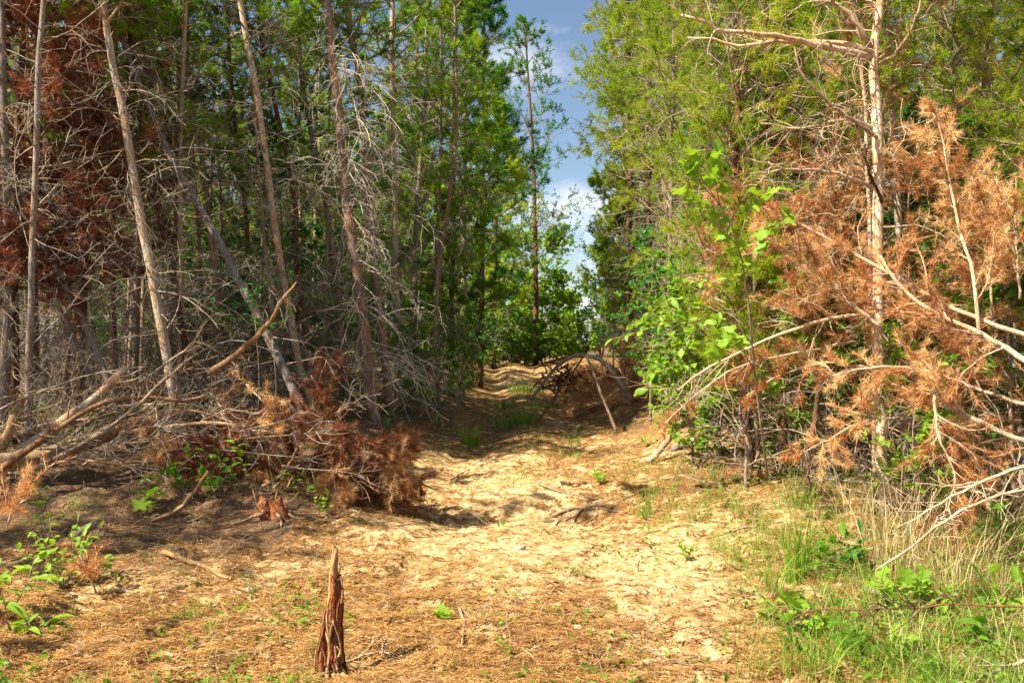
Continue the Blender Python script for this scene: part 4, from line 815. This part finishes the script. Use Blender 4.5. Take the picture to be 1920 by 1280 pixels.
mb = MB(); col(mb, [(622, 1275), (624, 1200), (629, 1120), (629, 1082)], [38, 30, 24, 21, 17], 18, 26, top=.03, rough=.22); part(mb, 'core', M['rot'], root, False)
mb = MB(); col(mb, [(622, 1190, .01), (624, 1100, .01), (627, 1050), (629, 1026)], [14, 17, 15, 14, 9], 14, 11, top=.028); part(mb, 'upper_spike', M['splinter'], root, False)
mb = MB(); col(mb, [(603, 1270, -.02), (604, 1200, -.02), (609, 1148, -.01)], [22, 15, 7], 12, 11, top=.03); part(mb, 'side_spur', M['rot'], root, False)
for j, (wp, ws) in enumerate([([(590, 1262, -.04), (594, 1215, -.045), (606, 1165, -.04)], [8, 6, 3]), ([(643, 1240, -.03), (634, 1190, -.055), (622, 1165, -.05)], [5, 5, 3]), ([(617, 1200, -.05), (613, 1160, -.04), (618, 1110, -.03)], [8, 9, 5]), ([(612, 1265, -.06), (618, 1220, -.055), (611, 1185, -.05)], [7, 6, 3]),
        ([(636, 1075), (640, 1058), (641, 1040)], [5, 4, 2]), ([(640, 1130, -.01), (642, 1105), (639, 1078)], [6, 6, 3]), ([(633, 1265, -.05), (630, 1235, -.06), (627, 1210, -.055)], [8, 6, 3])]):
    mb = MB(); col(mb, wp, [w_*.6 for w_ in ws], 7, 6, top=.01, rough=.3); part(mb, 'splinter', M['splinter'], root, False)
for j in range(11):
    y0 = g.uniform(1110, 1262); x0 = 622+g.uniform(-1, 1)*np.interp(y0, [1110, 1262], [8, 22]); hh = g.uniform(15, 45)
    mb = MB(); col(mb, [(x0, y0, -.045-.02*(y0 > 1200)), (x0+g.normal()*3, y0-hh*.5, -.05), (x0+g.normal()*6, y0-hh, -.03)], [g.uniform(2, 4.5), 3, 1.2], 6, 5, top=.006, rough=.3); part(mb, 'splinter', M['splinter' if j % 3 == 0 else 'rot'], root, False)
mb = MB(); P, R = grow([pt(636, 1064)], [[.8, .1, .45]], .2, .003, .0015, 7, .12, 0, g); tubes(mb, P, R, 5)
s, d, r, t = kids(P, R, 4, .3, 1, (30, 60), g); A, B = grow(s, d, .05, .0018, .001, 4, .3, 0, g); tubes(mb, A, B, 3); part(mb, 'twig', M['bark_dark'], root)
mb = MB()
s = np.array([pt(600+8*i, 1262, -.05) for i in range(6)]); d = np.array([[math.cos(a), -.6+.2*math.sin(a*3), -.35] for a in np.linspace(3.4, 6.0, 6)]); P, R = grow(s, d, .16, .011, .003, 7, .15, -.06, g)
for b in range(6): P[b, :, 2] = np.maximum(P[b, :, 2], H(P[b, :, 0], P[b, :, 1]))
tubes(mb, P, R, 6); part(mb, 'roots', M['splinter'], root)
# uprooted stub on the bank
sp = G(512, 972); sy = sp[1]; root = empty('broken_stump', tuple(sp), 'low torn orange stub with roots on the bank, under the flat stick', 'stump'); SY = sy; sc = SY/F
mb = MB(); col(mb, [(512, 976), (510, 958), (506, 936)], [54, 44, 34], 12, 22, top=.04, rough=.3); part(mb, 'core', M['rot'], root, False)
mb = MB(); a = g.uniform(0, 6.28, 16); s = np.array([[sp[0]+.1*math.cos(q), sp[1]+.1*math.sin(q), sp[2]+.05] for q in a]); P, R = grow(s, [[math.cos(q), math.sin(q), .0] for q in a], .38, .014, .003, 8, .2, -.07, g)
for b in range(16): P[b, :, 2] = np.maximum(P[b, :, 2], H(P[b, :, 0], P[b, :, 1])-.005)
tubes(mb, P, R, 6); part(mb, 'roots', M['log_orange'], root)
mb = MB(); s = at(508, 924, sy)[None]+g.normal(size=(9, 3))*.05; P, R = grow(s, g.normal(size=(9, 3))*.5+np.array([0, 0, 1]), .10, .009, .002, 4, .1, 0, g); tubes(mb, P, R, 5); part(mb, 'splinters', M['splinter'], root)
# root ball beside the trail
p = at(1050, 708, 18.0); root = empty('root_ball', (p[0], p[1], Hf(p[0], p[1])), 'dark upturned root ball beside the rusty mound', 'root ball')
mb = MB(); s = p[None]+g.normal(size=(60, 3))*np.array([.16, .12, .12]); P, R = grow(s, unit(g.normal(size=(60, 3)))+np.array([0, 0, .2]), g.uniform(.2, .55, 60), .022, .006, 7, .3, -.08, g); tubes(mb, P, R, 5); part(mb, 'roots', M['bark_dark'], root)

# ------------------------------------------------------------------ leafy plants, every leaf its own piece
def leaf_mesh(kind, mat):
    mb = MB()
    if kind == 'ovate':
        ts = np.array([0, .12, .35, .6, .82, 1.0]); hw = np.array([0, .17, .27, .24, .12, 0]); V = []
        for t, h_ in zip(ts, hw):
            z = -.22*t*t; V += [(-h_, t, z+h_*.35), (0, t, z), (h_, t, z+h_*.35)]
        f = []
        for i in range(5): a = i*3; f += [(a, a+1, a+4, a+3), (a+1, a+2, a+5, a+4)]
        mb.add(V, f, 0, np.full(len(V), .5))
    elif kind == 'long':
        ts = np.array([0, .1, .35, .65, .85, 1.0]); hw = np.array([0, .09, .15, .13, .06, 0]); V = []
        for t, h_ in zip(ts, hw):
            z = -.35*t*t; V += [(-h_, t, z+h_*.3), (0, t, z), (h_, t, z+h_*.3)]
        f = []
        for i in range(5): a = i*3; f += [(a, a+1, a+4, a+3), (a+1, a+2, a+5, a+4)]
        mb.add(V, f, 0, np.full(len(V), .5))
    else:                                                          # lobed, tulip-like
        out = [(0, 0), (.16, .03), (.40, .02), (.50, .22), (.34, .36), (.28, .46), (.46, .66), (.44, .86), (.22, .84), (.06, .78), (0, .80)]
        pts_ = out+[(-x, y) for x, y in out[-2:0:-1]]
        V = [(0, .4, 0)]+[(x, y, abs(x)*.28-.18*y*y+.03*((i*7) % 3-1)) for i, (x, y) in enumerate(pts_)]
        n = len(pts_); f = [(0, 1+(i+1) % n, 1+i) for i in range(n)]
        mb.add(V, f, 0, np.full(len(V), .5))
    return mb.mesh('leaf', M[mat])
LM = {}
def get_leaf(kind, mat):
    if (kind, mat) not in LM: LM[(kind, mat)] = leaf_mesh(kind, mat)
    return LM[(kind, mat)]
def leafy(name, label, cat, stems, size, kind='ovate', mat='leaf', per=8, t0=.25, seed=1, group=None, bark_='twig_brown', jit=.35, droop=0., cap=150):
    """stems: list of (P, R); leaves alternate along each stem"""
    g = np.random.default_rng(seed); root = empty(name, tuple(stems[0][0][0]), label, cat, group)
    mb = MB()
    for P, R in stems: tubes(mb, P, R, 5)
    part(mb, 'stems', M[bark_], root); cnt = 0; rl = Vector(root.location)
    lv = stems[1:] if len(stems) > 1 else stems
    for P, R in lv:
        T_ = np.gradient(P, axis=0)
        for j in range(per):
            if cnt >= cap: break
            t = t0+(1-t0)*(j+1)/per; u = t*(len(P)-1); i = min(int(u), len(P)-2); f = u-i
            p = P[i]*(1-f)+P[i+1]*f; d = unit(T_[i]); sd = unit(np.cross(d, [0, 0, 1.0])+1e-4)*(1 if j % 2 else -1)
            q = unit(d*g.uniform(.1, .9)+sd*(1.0 if j < per-1 else .1)+g.normal(size=3)*jit+np.array([0, 0, droop]))
            up = np.array([0, 0, 1.0])+g.normal(size=3)*jit; up = unit(up-q*np.dot(up, q)); x = np.cross(q, up)
            s_ = size*g.uniform(.6, 1.15)
            o = bpy.data.objects.new('leaf', get_leaf(kind, mat)); COL.objects.link(o); o.parent = root
            o.matrix_local = Matrix(((x[0]*s_, q[0]*s_, up[0]*s_, p[0]-rl.x), (x[1]*s_, q[1]*s_, up[1]*s_, p[1]-rl.y), (x[2]*s_, q[2]*s_, up[2]*s_, p[2]-rl.z), (0, 0, 0, 1)))
            cnt += 1
    return root
def rosette(px, py, h, n, L, g, spread=.5, r=.003):
    p = G(px, py); d = np.stack([g.normal(size=n)*spread, g.normal(size=n)*spread, np.ones(n)], -1)
    P, R = grow(np.repeat(p[None], n, 0)-[0, 0, .01], d, h*g.uniform(.6, 1.1, n), r, r*.5, 8, .12, 0, g); return [(P[i], R[i]) for i in range(n)]
g = np.random.default_rng(91)
# tulip-leaved sapling, bright against the woods
wp = [(1440, 900, 7.6), (1415, 700, 7.2), (1400, 540, 6.9), (1375, 430, 6.6), (1330, 360, 6.4), (1285, 330, 6.2)]
P = line(wp, 16); R = wrad(wp, P, 4.5, 2.5); st = [(P, R)]
for a, b, c in [((1400, 560, 6.9), (1385, 470, 6.6), (1345, 420, 6.4)), ((1380, 450, 6.6), (1330, 390, 6.3), (1275, 365, 6.1)), ((1340, 370, 6.4), (1300, 310, 6.2), (1290, 290, 6.1)), ((1385, 460, 6.7), (1410, 380, 6.6), (1460, 355, 6.5)),
                ((1410, 640, 7.1), (1360, 650, 6.8), (1330, 660, 6.6)), ((1412, 690, 7.2), (1380, 640, 7.0), (1350, 625, 6.8)), ((1350, 385, 6.5), (1340, 330, 6.4), (1345, 285, 6.4)), ((1400, 520, 6.9), (1440, 440, 6.8), (1480, 400, 6.8))]:
    Q = line([a, b, c], 8); st.append((Q, np.linspace(.005, .002, 8)))
leafy('tulip_tree_sapling', 'slender sapling with large bright lobed leaves left of the orange heap', 'sapling', st, .125, 'lobed', 'leaf_bright', 12, .25, 3, jit=.6)
# ovate-leaved sapling reaching left in layers
wp = [(1425, 900, 9.2), (1415, 760, 9.1), (1400, 640, 9.0), (1350, 585, 8.8), (1280, 580, 8.6)]
P = line(wp, 16); R = wrad(wp, P, 9, 3); st = [(P, R)]
for a, b, c in [((1400, 640, 9), (1300, 600, 8.7), (1150, 635, 8.5)), ((1380, 600, 8.9), (1290, 570, 8.6), (1180, 610, 8.4)), ((1350, 590, 8.8), (1270, 560, 8.5), (1210, 590, 8.3)), ((1408, 700, 9), (1320, 680, 8.7), (1200, 705, 8.4)), ((1408, 690, 9), (1330, 650, 8.8), (1225, 660, 8.5)),
                ((1395, 620, 9), (1350, 540, 8.8), (1270, 520, 8.6)), ((1370, 600, 8.9), (1330, 600, 8.5), (1250, 625, 8.3)), ((1412, 740, 9), (1330, 720, 8.7), (1190, 735, 8.5)), ((1395, 610, 9), (1390, 560, 8.8), (1360, 520, 8.6)), ((1390, 610, 9), (1430, 570, 8.9), (1450, 560, 8.9)), ((1405, 660, 9), (1370, 640, 8.6), (1300, 640, 8.3))]:
    Q = line([a, b, c], 10); st.append((Q, np.linspace(.006, .002, 10)))
leafy('leafy_sapling', 'sapling spreading layered sprays of bright oval leaves towards the trail', 'sapling', st, .12, 'ovate', 'leaf_bright', 19, .15, 4, jit=.45, droop=-.25, cap=220)
# deep green shrubs on the right
for i, (px0, py0, Y_, reach, lb, mt, sz, hh) in enumerate([(1800, 900, 8.4, (1760, 1900, 200, 480), 'tall leafy stem with dark green leaves behind the upright plumes', 'leaf_deep', .13, 0), (1900, 900, 7.4, (1850, 1960, 330, 560), 'leafy stem with broad green leaves at the right edge', 'leaf', .13, 0),
        (1560, 900, 10.5, (1480, 1620, 180, 420), 'leafy stem with green leaves left of the forked trunk', 'leaf', .16, 0), (1500, 880, 10.8, (1330, 1480, 150, 330), 'leafy stem mixed with twigs above the lobed leaves', 'leaf', .14, 0)]):
    wp = [(px0, py0, Y_), (px0-10, 600, Y_), (.5*(reach[0]+reach[1]), reach[3], Y_), (.5*(reach[0]+reach[1]), reach[2], Y_)]
    P = line(wp, 16); R = wrad(wp, P, 8, 3); P, R = foot(P, R); st = [(P, R)]
    for j in range(13):
        k = g.integers(9, 16); q = at(g.uniform(reach[0], reach[1]), g.uniform(reach[2], reach[3]), Y_+g.uniform(-.5, .5)); mid = (P[k]+q)/2+np.array([0, 0, .05]); Q = curve([P[k], mid, q], 7); st.append((Q, np.linspace(.005, .002, 7)))
    leafy('leafy_sapling', lb, 'sapling', st, sz, 'ovate', mt, 7, .25, 30+i, jit=.45, droop=-.2, cap=95)
# left bush
leafy('leafy_bush', 'bushy green plant with many small pointed leaves on the left bank', 'bush', rosette(118, 1105, .48, 21, 0, g, .6), .066, 'ovate', 'leaf_bright', 9, .2, 8, cap=180, bark_='twig_brown')
small = [
 (255, 935, .30, 3, .12, 'lobed', 'leaf_deep', 4, 'lobed green seedling below the thick log'), (275, 955, .16, 3, .12, 'lobed', 'leaf', 3, 'low lobed leaves on the bank below the thick log'),
 (350, 925, .26, 4, .10, 'ovate', 'leaf_deep', 6, 'green seedling with whorled leaves at the heap foot'), (405, 920, .22, 2, .11, 'ovate', 'leaf_deep', 4, 'two-stemmed green seedling right of the whorled one'),
 (462, 915, .34, 2, .08, 'ovate', 'leaf', 8, 'upright green shoot with paired leaves before the dark heap'), (525, 908, .16, 3, .06, 'ovate', 'leaf_deep', 4, 'small green seedling by the broken orange shoot'),
 (575, 920, .22, 4, .08, 'long', 'leaf', 5, 'narrow leaved seedling behind the flat stick'), (600, 958, .16, 4, .06, 'ovate', 'leaf_bright', 5, 'yellow green seedling right of the torn orange stub'),
 (663, 915, .18, 3, .06, 'ovate', 'leaf_deep', 4, 'small green seedling at the right end of the flat stick'), (735, 815, .2, 3, .11, 'lobed', 'leaf_deep', 4, 'green seedling at the foot of the thick reddish pine'),
 (828, 815, .3, 4, .13, 'ovate', 'leaf_deep', 5, 'green plant at the bank left of the trail grass'), (553, 800, .45, 4, .09, 'long', 'leaf_bright', 6, 'bright whorled seedling before the foot of the leaning trunk'),
 (1127, 905, .17, 6, .075, 'ovate', 'leaf_bright', 6, 'rounded bright seedling on the right bank of the trail'), (1050, 725, .3, 4, .22, 'long', 'leaf_bright', 5, 'bright fern-like plant beside the trail in front of the root ball'),
 (1215, 835, .2, 5, .08, 'ovate', 'leaf_bright', 5, 'small bright seedling above the leaning stick foot'), (1240, 800, .25, 5, .10, 'ovate', 'leaf_bright', 5, 'bright leafy seedling behind the leaning stick'),
 (1440, 1165, .16, 5, .07, 'ovate', 'leaf_bright', 5, 'bright green seedling at the edge of the sand, lower right'), (1475, 1230, .12, 5, .06, 'long', 'leaf', 6, 'dark narrow leaved weed at the bottom, right of the sand'),
 (1560, 1080, .22, 6, .085, 'ovate', 'leaf', 5, 'leafy weed with dull green leaves before the dry grass'), (1600, 1065, .2, 5, .085, 'ovate', 'leaf_deep', 5, 'leafy weed right beside the dull green one'),
 (1690, 1160, .2, 6, .09, 'lobed', 'leaf_bright', 4, 'bright lobed weed under the dark crossing branch'), (1740, 1150, .16, 5, .08, 'ovate', 'leaf_bright', 5, 'bright oval leaved weed right of the lobed one'),
 (1880, 1150, .22, 5, .10, 'ovate', 'leaf_bright', 5, 'bright weed at the right edge under the dark branch'), (1860, 1220, .15, 6, .08, 'ovate', 'leaf', 5, 'green weed low at the right edge'),
 (1810, 940, .35, 5, .16, 'long', 'leaf_deep', 6, 'dark plant with long drooping leaves under the orange boughs'), (1890, 930, .35, 4, .14, 'ovate', 'leaf_deep', 6, 'dark leafy plant at the right edge above the twigs'),
 (1890, 1040, .3, 4, .09, 'ovate', 'leaf', 6, 'leafy shoot at the right edge beside a brown stem'), (1290, 1050, .08, 4, .05, 'ovate', 'leaf_bright', 4, 'tiny bright seedling on sand left of the tall grass'),
 (1210, 975, .08, 5, .05, 'long', 'leaf', 4, 'tiny seedling below the tall grass tuft on the bank'), (15, 1165, .22, 3, .16, 'long', 'leaf_bright', 4, 'broad bladed bright plant at the left edge'),
 (60, 1190, .1, 3, .12, 'long', 'leaf_bright', 3, 'low yellow leaves at the lower left'), (830, 1160, .03, 4, .05, 'lobed', 'leaf_bright', 3, 'flat yellow green leaves on sand right of the stump'), (80, 1010, .35, 5, .08, 'long', 'grass', 7, 'tall narrow leaved shoots behind the left bush'),
 (1600, 1230, .12, 6, .07, 'ovate', 'leaf', 5, 'green weed at the bottom right among grass'), (1700, 1240, .12, 6, .06, 'ovate', 'leaf_bright', 5, 'bright low weed near the bottom right corner'), (1500, 1190, .15, 5, .08, 'lobed', 'leaf_bright', 4, 'lobed bright weed left of the crossing branch tip')]
for i, (px, py, h, n, L_, kd, mt, per, lb) in enumerate(small):
    if i >= 17: h *= 1.6; L_ *= 1.2; n += 2
    if i < 9: h *= 1.25 if i < 2 else 1.7; L_ *= 1.0 if i < 2 else 1.25; n += 0 if i < 2 else 2; py += 12; mt = 'leaf' if mt == 'leaf_deep' else 'leaf_bright'
    leafy('seedling', lb, 'seedling', rosette(px, py, h, n, L_, g, .5, .0025), L_, kd, mt, per, .25, 60+i, cap=40)
for i, (px, py, Y_, lb) in enumerate([(478, 565, 10.0, 'green vine leaves clinging to the leaning trunk'), (430, 590, 10.3, 'green leaves in the dark left of the leaning trunk'), (585, 700, 11.5, 'green leaves low between the pale thin trunk and reddish pine'), (510, 600, 10.1, 'small green leaves just right of the leaning trunk')]):
    p = at(px, py, Y_); P, R = grow(np.repeat(p[None], 4, 0)-[0, 0, .2], g.normal(size=(4, 3))*.5+[0, 0, 1], .4, .003, .002, 8, .2, 0, g)
    base = np.array([p[0], p[1], Hf(p[0], p[1])]); Q = curve([base, (base+P[0, 0])/2+[.05, 0, 0], P[0, 0]], 8)
    leafy('vine', lb, 'vine', [(Q, np.full(8, .004))]+[(P[j], R[j]) for j in range(4)], .11, 'ovate', 'leaf_deep', 5, .2, 120+i, cap=24)

# ------------------------------------------------------------------ grass
def tuft(px, py, h, n, lb, mat='grass', wd=.005, rad=.05, lean=.4, seed=0):
    p = G(px, py); gg = np.random.default_rng(900+seed); mb = MB(); blades(mb, p[None]-[0, 0, .01], n, h, wd, lean, rad, 0, gg, 6)
    tag(mb.obj('grass_tuft', M[mat], loc=tuple(p)), lb, 'grass tuft')
for i, a in enumerate([(880, 835, .36, 150, 'green grass tuft at the left edge of the trail', 'grass', .008, .16, .35), (955, 800, .32, 150, 'green grass patch in the middle of the trail, left half', 'grass', .010, .3, .4), (985, 795, .36, 150, 'green grass patch in the middle of the trail, right half', 'grass', .010, .25, .4), (1078, 832, .2, 40, 'short grass tuft right of the trail centre', 'grass', .008, .1, .5),
        (1020, 770, .25, 120, 'green grass right of the middle trail patch', 'grass', .010, .3, .5), (945, 765, .25, 120, 'green grass left of the middle trail patch', 'grass', .010, .25, .5), (1060, 860, .16, 60, 'low green grass where the trail leaves the shade', 'grass', .008, .25, .6), (985, 735, .3, 260, 'far green grass patch up the trail', 'grass', .014, .5, .4), (735, 905, .28, 60, 'dark green grass leaning out of the heap end', 'grass', .006, .08, .8), (1215, 965, .42, 42, 'tall sparse grass tuft on the right bank', 'grass', .005, .06, .35), (1300, 980, .25, 26, 'thin dry grass right of the tall sparse tuft', 'grass_dry', .004, .06, .35),
        (1490, 1090, .62, 70, 'tallest green grass clump at lower right', 'grass', .007, .07, .38), (1515, 1065, .5, 50, 'green grass clump close behind the tallest one', 'grass', .006, .08, .45), (1450, 1110, .4, 40, 'arching green grass left of the tallest clump', 'grass', .005, .06, .8), (345, 1160, .12, 60, 'low spiky grass tuft on sand left of the stump', 'grass', .004, .05, .9),
        (398, 1195, .22, 14, 'few green blades between low weeds and stump', 'grass', .005, .04, .5), (640, 1262, .16, 18, 'green blades at the right foot of the stump', 'grass', .004, .04, .4), (612, 1275, .10, 16, 'short grass in front of the stump', 'grass', .004, .05, .6), (590, 905, .2, 30, 'grass blades before the dark heap', 'grass', .005, .05, .6),
        (1660, 1080, .68, 90, 'tall straw coloured grass clump under the cream trunk', 'grass_dry', .006, .16, .4), (1730, 1050, .6, 80, 'straw coloured grass right of the tall one', 'grass_dry', .006, .18, .5), (1780, 1120, .5, 90, 'tangled straw grass before the brown stem', 'grass_dry', .005, .16, .8), (1640, 1150, .5, 60, 'green and thin grass before the straw clump', 'grass', .005, .14, .5),
        (1830, 1090, .6, 80, 'straw grass near the right edge', 'grass_dry', .005, .15, .6), (1570, 1180, .35, 60, 'mid height green grass at lower right', 'grass', .005, .12, .6), (1380, 1060, .35, 30, 'thin green grass left of the tallest clump', 'grass', .004, .08, .6), (1340, 900, .3, 30, 'thin grass at the foot of the crooked dark trunk', 'grass', .005, .08, .5),
        (1500, 950, .4, 70, 'green grass behind the two dark trunks feet', 'grass', .006, .15, .5), (140, 960, .25, 24, 'grass blades on the left bank above the bush', 'grass', .005, .05, .5), (350, 1075, .3, 12, 'single flowering grass stalks by the split stick', 'grass_dry', .003, .03, .2), (1700, 1260, .3, 70, 'grass at the bottom right corner', 'grass', .005, .15, .6),
        (1410, 1265, .2, 50, 'low grass at the bottom edge right of the sand', 'grass', .004, .1, .7), (1520, 1270, .28, 70, 'dense green grass at the bottom edge', 'grass', .005, .13, .6), (1600, 980, .5, 50, 'straw grass between the dark stem and the cream trunk', 'grass_dry', .006, .15, .5)]):
    tuft(*a[:5], mat=a[5], wd=a[6], rad=a[7], lean=a[8], seed=i)
g = np.random.default_rng(12)
def cover(n, y0, y1, test, p=1.7):
    """random ground points, denser near the camera"""
    u = g.random(n); Y_ = (y0**(-p)+(y1**(-p)-y0**(-p))*u)**(-1/p); x = g.uniform(-.66, .66, n)*Y_; w_ = test(x, Y_); k = g.random(n) < w_
    x = x[k]; Y_ = Y_[k]; return np.stack([x, Y_, H(x, Y_)], -1)
px_of = lambda x, y: 960+x/y*F
# short grass and weeds
C = cover(9000, 3.4, 12, lambda x, y: np.clip(sst(1.2, 2.1, x+.12*(y-4))*np.clip(3.2*(vnoise(x*2.3+5, y*2.3)-.22), .08, 1)*(1-sst(9, 12, y))+.12*(vnoise(x*2, y*2) > .6)+.30*(x < -.9)*(y < 5.4)*(vnoise(x*1.5+3, y*1.5) > .45), 0, 1), 1.4)
mb = MB(); a_ = g.random(len(C)*7); blades(mb, C, 7, g.uniform(.03, .15, len(C))*np.where(C[:, 0] > 1.1, 1.6, .55), .0035, .6, .035, 0, g, 4, a_); tag(mb.obj('short_grass', M['grass']), kind='stuff')
C = cover(2600, 3.4, 10, lambda x, y: sst(1.5, 2.6, x+.1*(y-4)), 1.2)
mb = MB(); blades(mb, C, 5, g.uniform(.1, .4, len(C)), .0035, .7, .05, 0, g, 5); tag(mb.obj('dry_grass_cover', M['grass_dry']), kind='stuff')
C = cover(7500, 3.4, 16, lambda x, y: np.clip(.8*sst(1.3, 2.3, x+.12*(y-4))*(vnoise(x*1.7, y*1.7+8) > .42)+.10*(vnoise(x*1.3+9, y*1.3) > .62)+.30*(x < -.9)*(y < 5.2)*(vnoise(x*2.5, y*2.5+3) > .6), 0, 1), 1.5)
d = g.normal(size=(len(C)*5, 3))*np.array([1, 1, .3]); d[:, 2] = np.abs(d[:, 2])
mb = MB(); leaves(mb, np.repeat(C, 5, 0)+np.stack([g.normal(size=len(C)*5)*.03, g.normal(size=len(C)*5)*.03, g.uniform(.01, .12, len(C)*5)*np.repeat(np.where(C[:, 0] > 1, 1, .4), 5)], -1), d, .042, .02, 0, None, g); tag(mb.obj('low_weeds', M['leaf']), kind='stuff')
# green sheen along the trail centre strip
C = cover(5000, 9, 34, lambda x, y: np.exp(-((x-trail_x(y)-.15)/.35)**2)*(vnoise(x*1.2, y*.8) > .35)+.22*(x > 1.2)*(x < 3.4), .6)
mb = MB(); blades(mb, C, 6, g.uniform(.04, .14, len(C)), .008, .6, .08, 0, g, 3); tag(mb.obj('trail_grass', M['grass']), kind='stuff')
# undergrowth along the wood edges
C = cover(1500, 9, 34, lambda x, y: ((x < edge_left(y)+.5) & (x > edge_left(y)-3))*.6+((x > 2.9) & (x < 6))*.7, .3)
mb = MB(); n_ = 16; Q = np.repeat(C, n_, 0)+g.normal(size=(len(C)*n_, 3))*np.array([.14, .14, 0])+np.stack([np.zeros(len(C)*n_), np.zeros(len(C)*n_), g.uniform(.03, .5, len(C)*n_)*np.repeat(g.uniform(.3, 1.2, len(C)), n_)], -1)
leaves(mb, Q, g.normal(size=Q.shape)*[1, 1, .4], .085, .05, 0, np.repeat(g.random(len(C)), n_), g); tag(mb.obj('leafy_undergrowth', M['leaf']), kind='stuff')
# pine straw
def straw_w(x, y):
    return np.clip(.55+1.4*fbm(x+5, y, .8, 3)+1.6*fbm(x, y, 3.0, 3)-.6*np.exp(-((x-.9)/1.0)**2-((y-5.9)/1.4)**2), .04, 1)
C = cover(300000, 3.3, 17, straw_w, 1.3); n = len(C)
a = g.normal(size=n)*.9+.15; d = np.stack([np.cos(a), np.sin(a), g.normal(size=n)*.16], -1); L_ = g.uniform(.03, .10, n)[:, None]; q = np.stack([-np.sin(a), np.cos(a), g.normal(size=n)*.3], -1)*(.0011+.00022*C[:, 1:2])
c = C+np.array([0, 0, .004])+np.stack([np.zeros(n), np.zeros(n), g.uniform(0, .03, n)*g.random(n)], -1)
V = np.stack([c-d*L_*.5-q, c-d*L_*.5+q, c+d*L_*.5], 1).reshape(-1, 3); mb = MB(); mb.add(V, np.arange(n*3).reshape(-1, 3), 0, np.repeat(g.random(n), 3)); tag(mb.obj('pine_straw', M['litter']), kind='stuff')
C = cover(5000, 5.2, 11, lambda x, y: ((x < -1.3) & (y > 5.6))*.8+((x > 3) & (y > 7))*.5, .6); n = len(C); a = g.uniform(0, 6.28, n)
P, R = grow(C+[0, 0, .01], np.stack([np.cos(a), np.sin(a), g.uniform(-.1, .45, n)], -1), g.uniform(.06, .3, n), .0028, .0015, 5, .3, -.05, g); mb = MB(); tubes(mb, P, R, 3); tag(mb.obj('twig_litter', M['twig_brown']), kind='stuff')
# crumbs of bark, cones and clods
C = cover(30000, 3.3, 15, lambda x, y: .2+.8*(vnoise(x*3, y*3) > .5), 1.5); n = len(C); s_ = (.003+.010*g.random(n)**3)[:, None, None]
tet = np.array([[1, 0, -.3], [-.6, .8, -.3], [-.6, -.8, -.3], [0, 0, .8]]); V = C[:, None]+tet[None]*s_*g.uniform(.5, 1.5, (n, 1, 3)); i = np.arange(n)[:, None]*4; f = np.concatenate([i+[0, 1, 3], i+[1, 2, 3], i+[2, 0, 3]])
mb = MB(); mb.add(V.reshape(-1, 3), f, 0, np.repeat(g.random(n)*.5, 4)); tag(mb.obj('bark_crumbs', M['bark_dark'], smooth=False), kind='stuff')
C = cover(420, 3.4, 12, lambda x, y: np.ones_like(x), 1.2); mb = MB(); a = g.uniform(0, 6.28, len(C)); P, R = grow(C+[0, 0, .008], np.stack([np.cos(a), np.sin(a), np.zeros(len(C))], -1), g.uniform(.06, .35, len(C)), .0035, .0018, 7, .22, 0, g)
P[:, :, 2] = np.maximum(P[:, :, 2], H(P[:, :, 0], P[:, :, 1])+.004); tubes(mb, P, R, 4); tag(mb.obj('scattered_twigs', M['twig_brown']), kind='stuff')
for i, (px, py, s, lb) in enumerate([(468, 1108, .035, 'pale stone on sand between split stick and stump'), (1640, 1110, .05, 'whitish stone among weeds at lower right'), (975, 1030, .05, 'pale clod at the near end of the sandy ridge'), (505, 1232, .02, 'small dark stone left of the stump foot'), (1085, 1180, .03, 'small stone right of the root piece')]):
    p = G(px, py); u = np.linspace(0, math.pi, 7)[:, None]; v_ = np.arange(9)[None]*2*math.pi/9; rr = 1+.18*g.normal(size=(7, 9)); V = np.stack([rr*np.sin(u)*np.cos(v_), rr*np.sin(u)*np.sin(v_)*.8, .55*rr*np.cos(u)+.2], -1)*s
    idx = np.arange(63).reshape(7, 9); q = np.stack([idx[:-1], idx[1:], np.roll(idx, -1, 1)[1:], np.roll(idx, -1, 1)[:-1]], -1).reshape(-1, 4)
    mb = MB(); mb.add(V.reshape(-1, 3)+p, q); tag(mb.obj('stone', M['stone'], loc=tuple(p)), lb, 'stone')

# labels that read alike are told apart by their distance from the camera
same = {}
for o in bpy.data.objects:
    if o.parent is None and 'label' in o: same.setdefault(o['label'], []).append(o)
for lb, os_ in same.items():
    if len(os_) < 2 or False: continue
    os_.sort(key=lambda o: o.location.y)
    od = ['nearest', 'second', 'third', 'fourth', 'fifth', 'sixth', 'seventh', 'eighth', 'ninth', 'tenth', 'eleventh', 'twelfth', 'thirteenth', 'fourteenth', 'fifteenth', 'sixteenth', 'seventeenth', 'eighteenth', 'nineteenth', 'twentieth']
    for i, o in enumerate(os_):
        o['label'] = lb+', '+('farthest' if i == len(os_)-1 else (od[i] if i == 0 else od[i]+' nearest' if i < 20 else 'far back'))
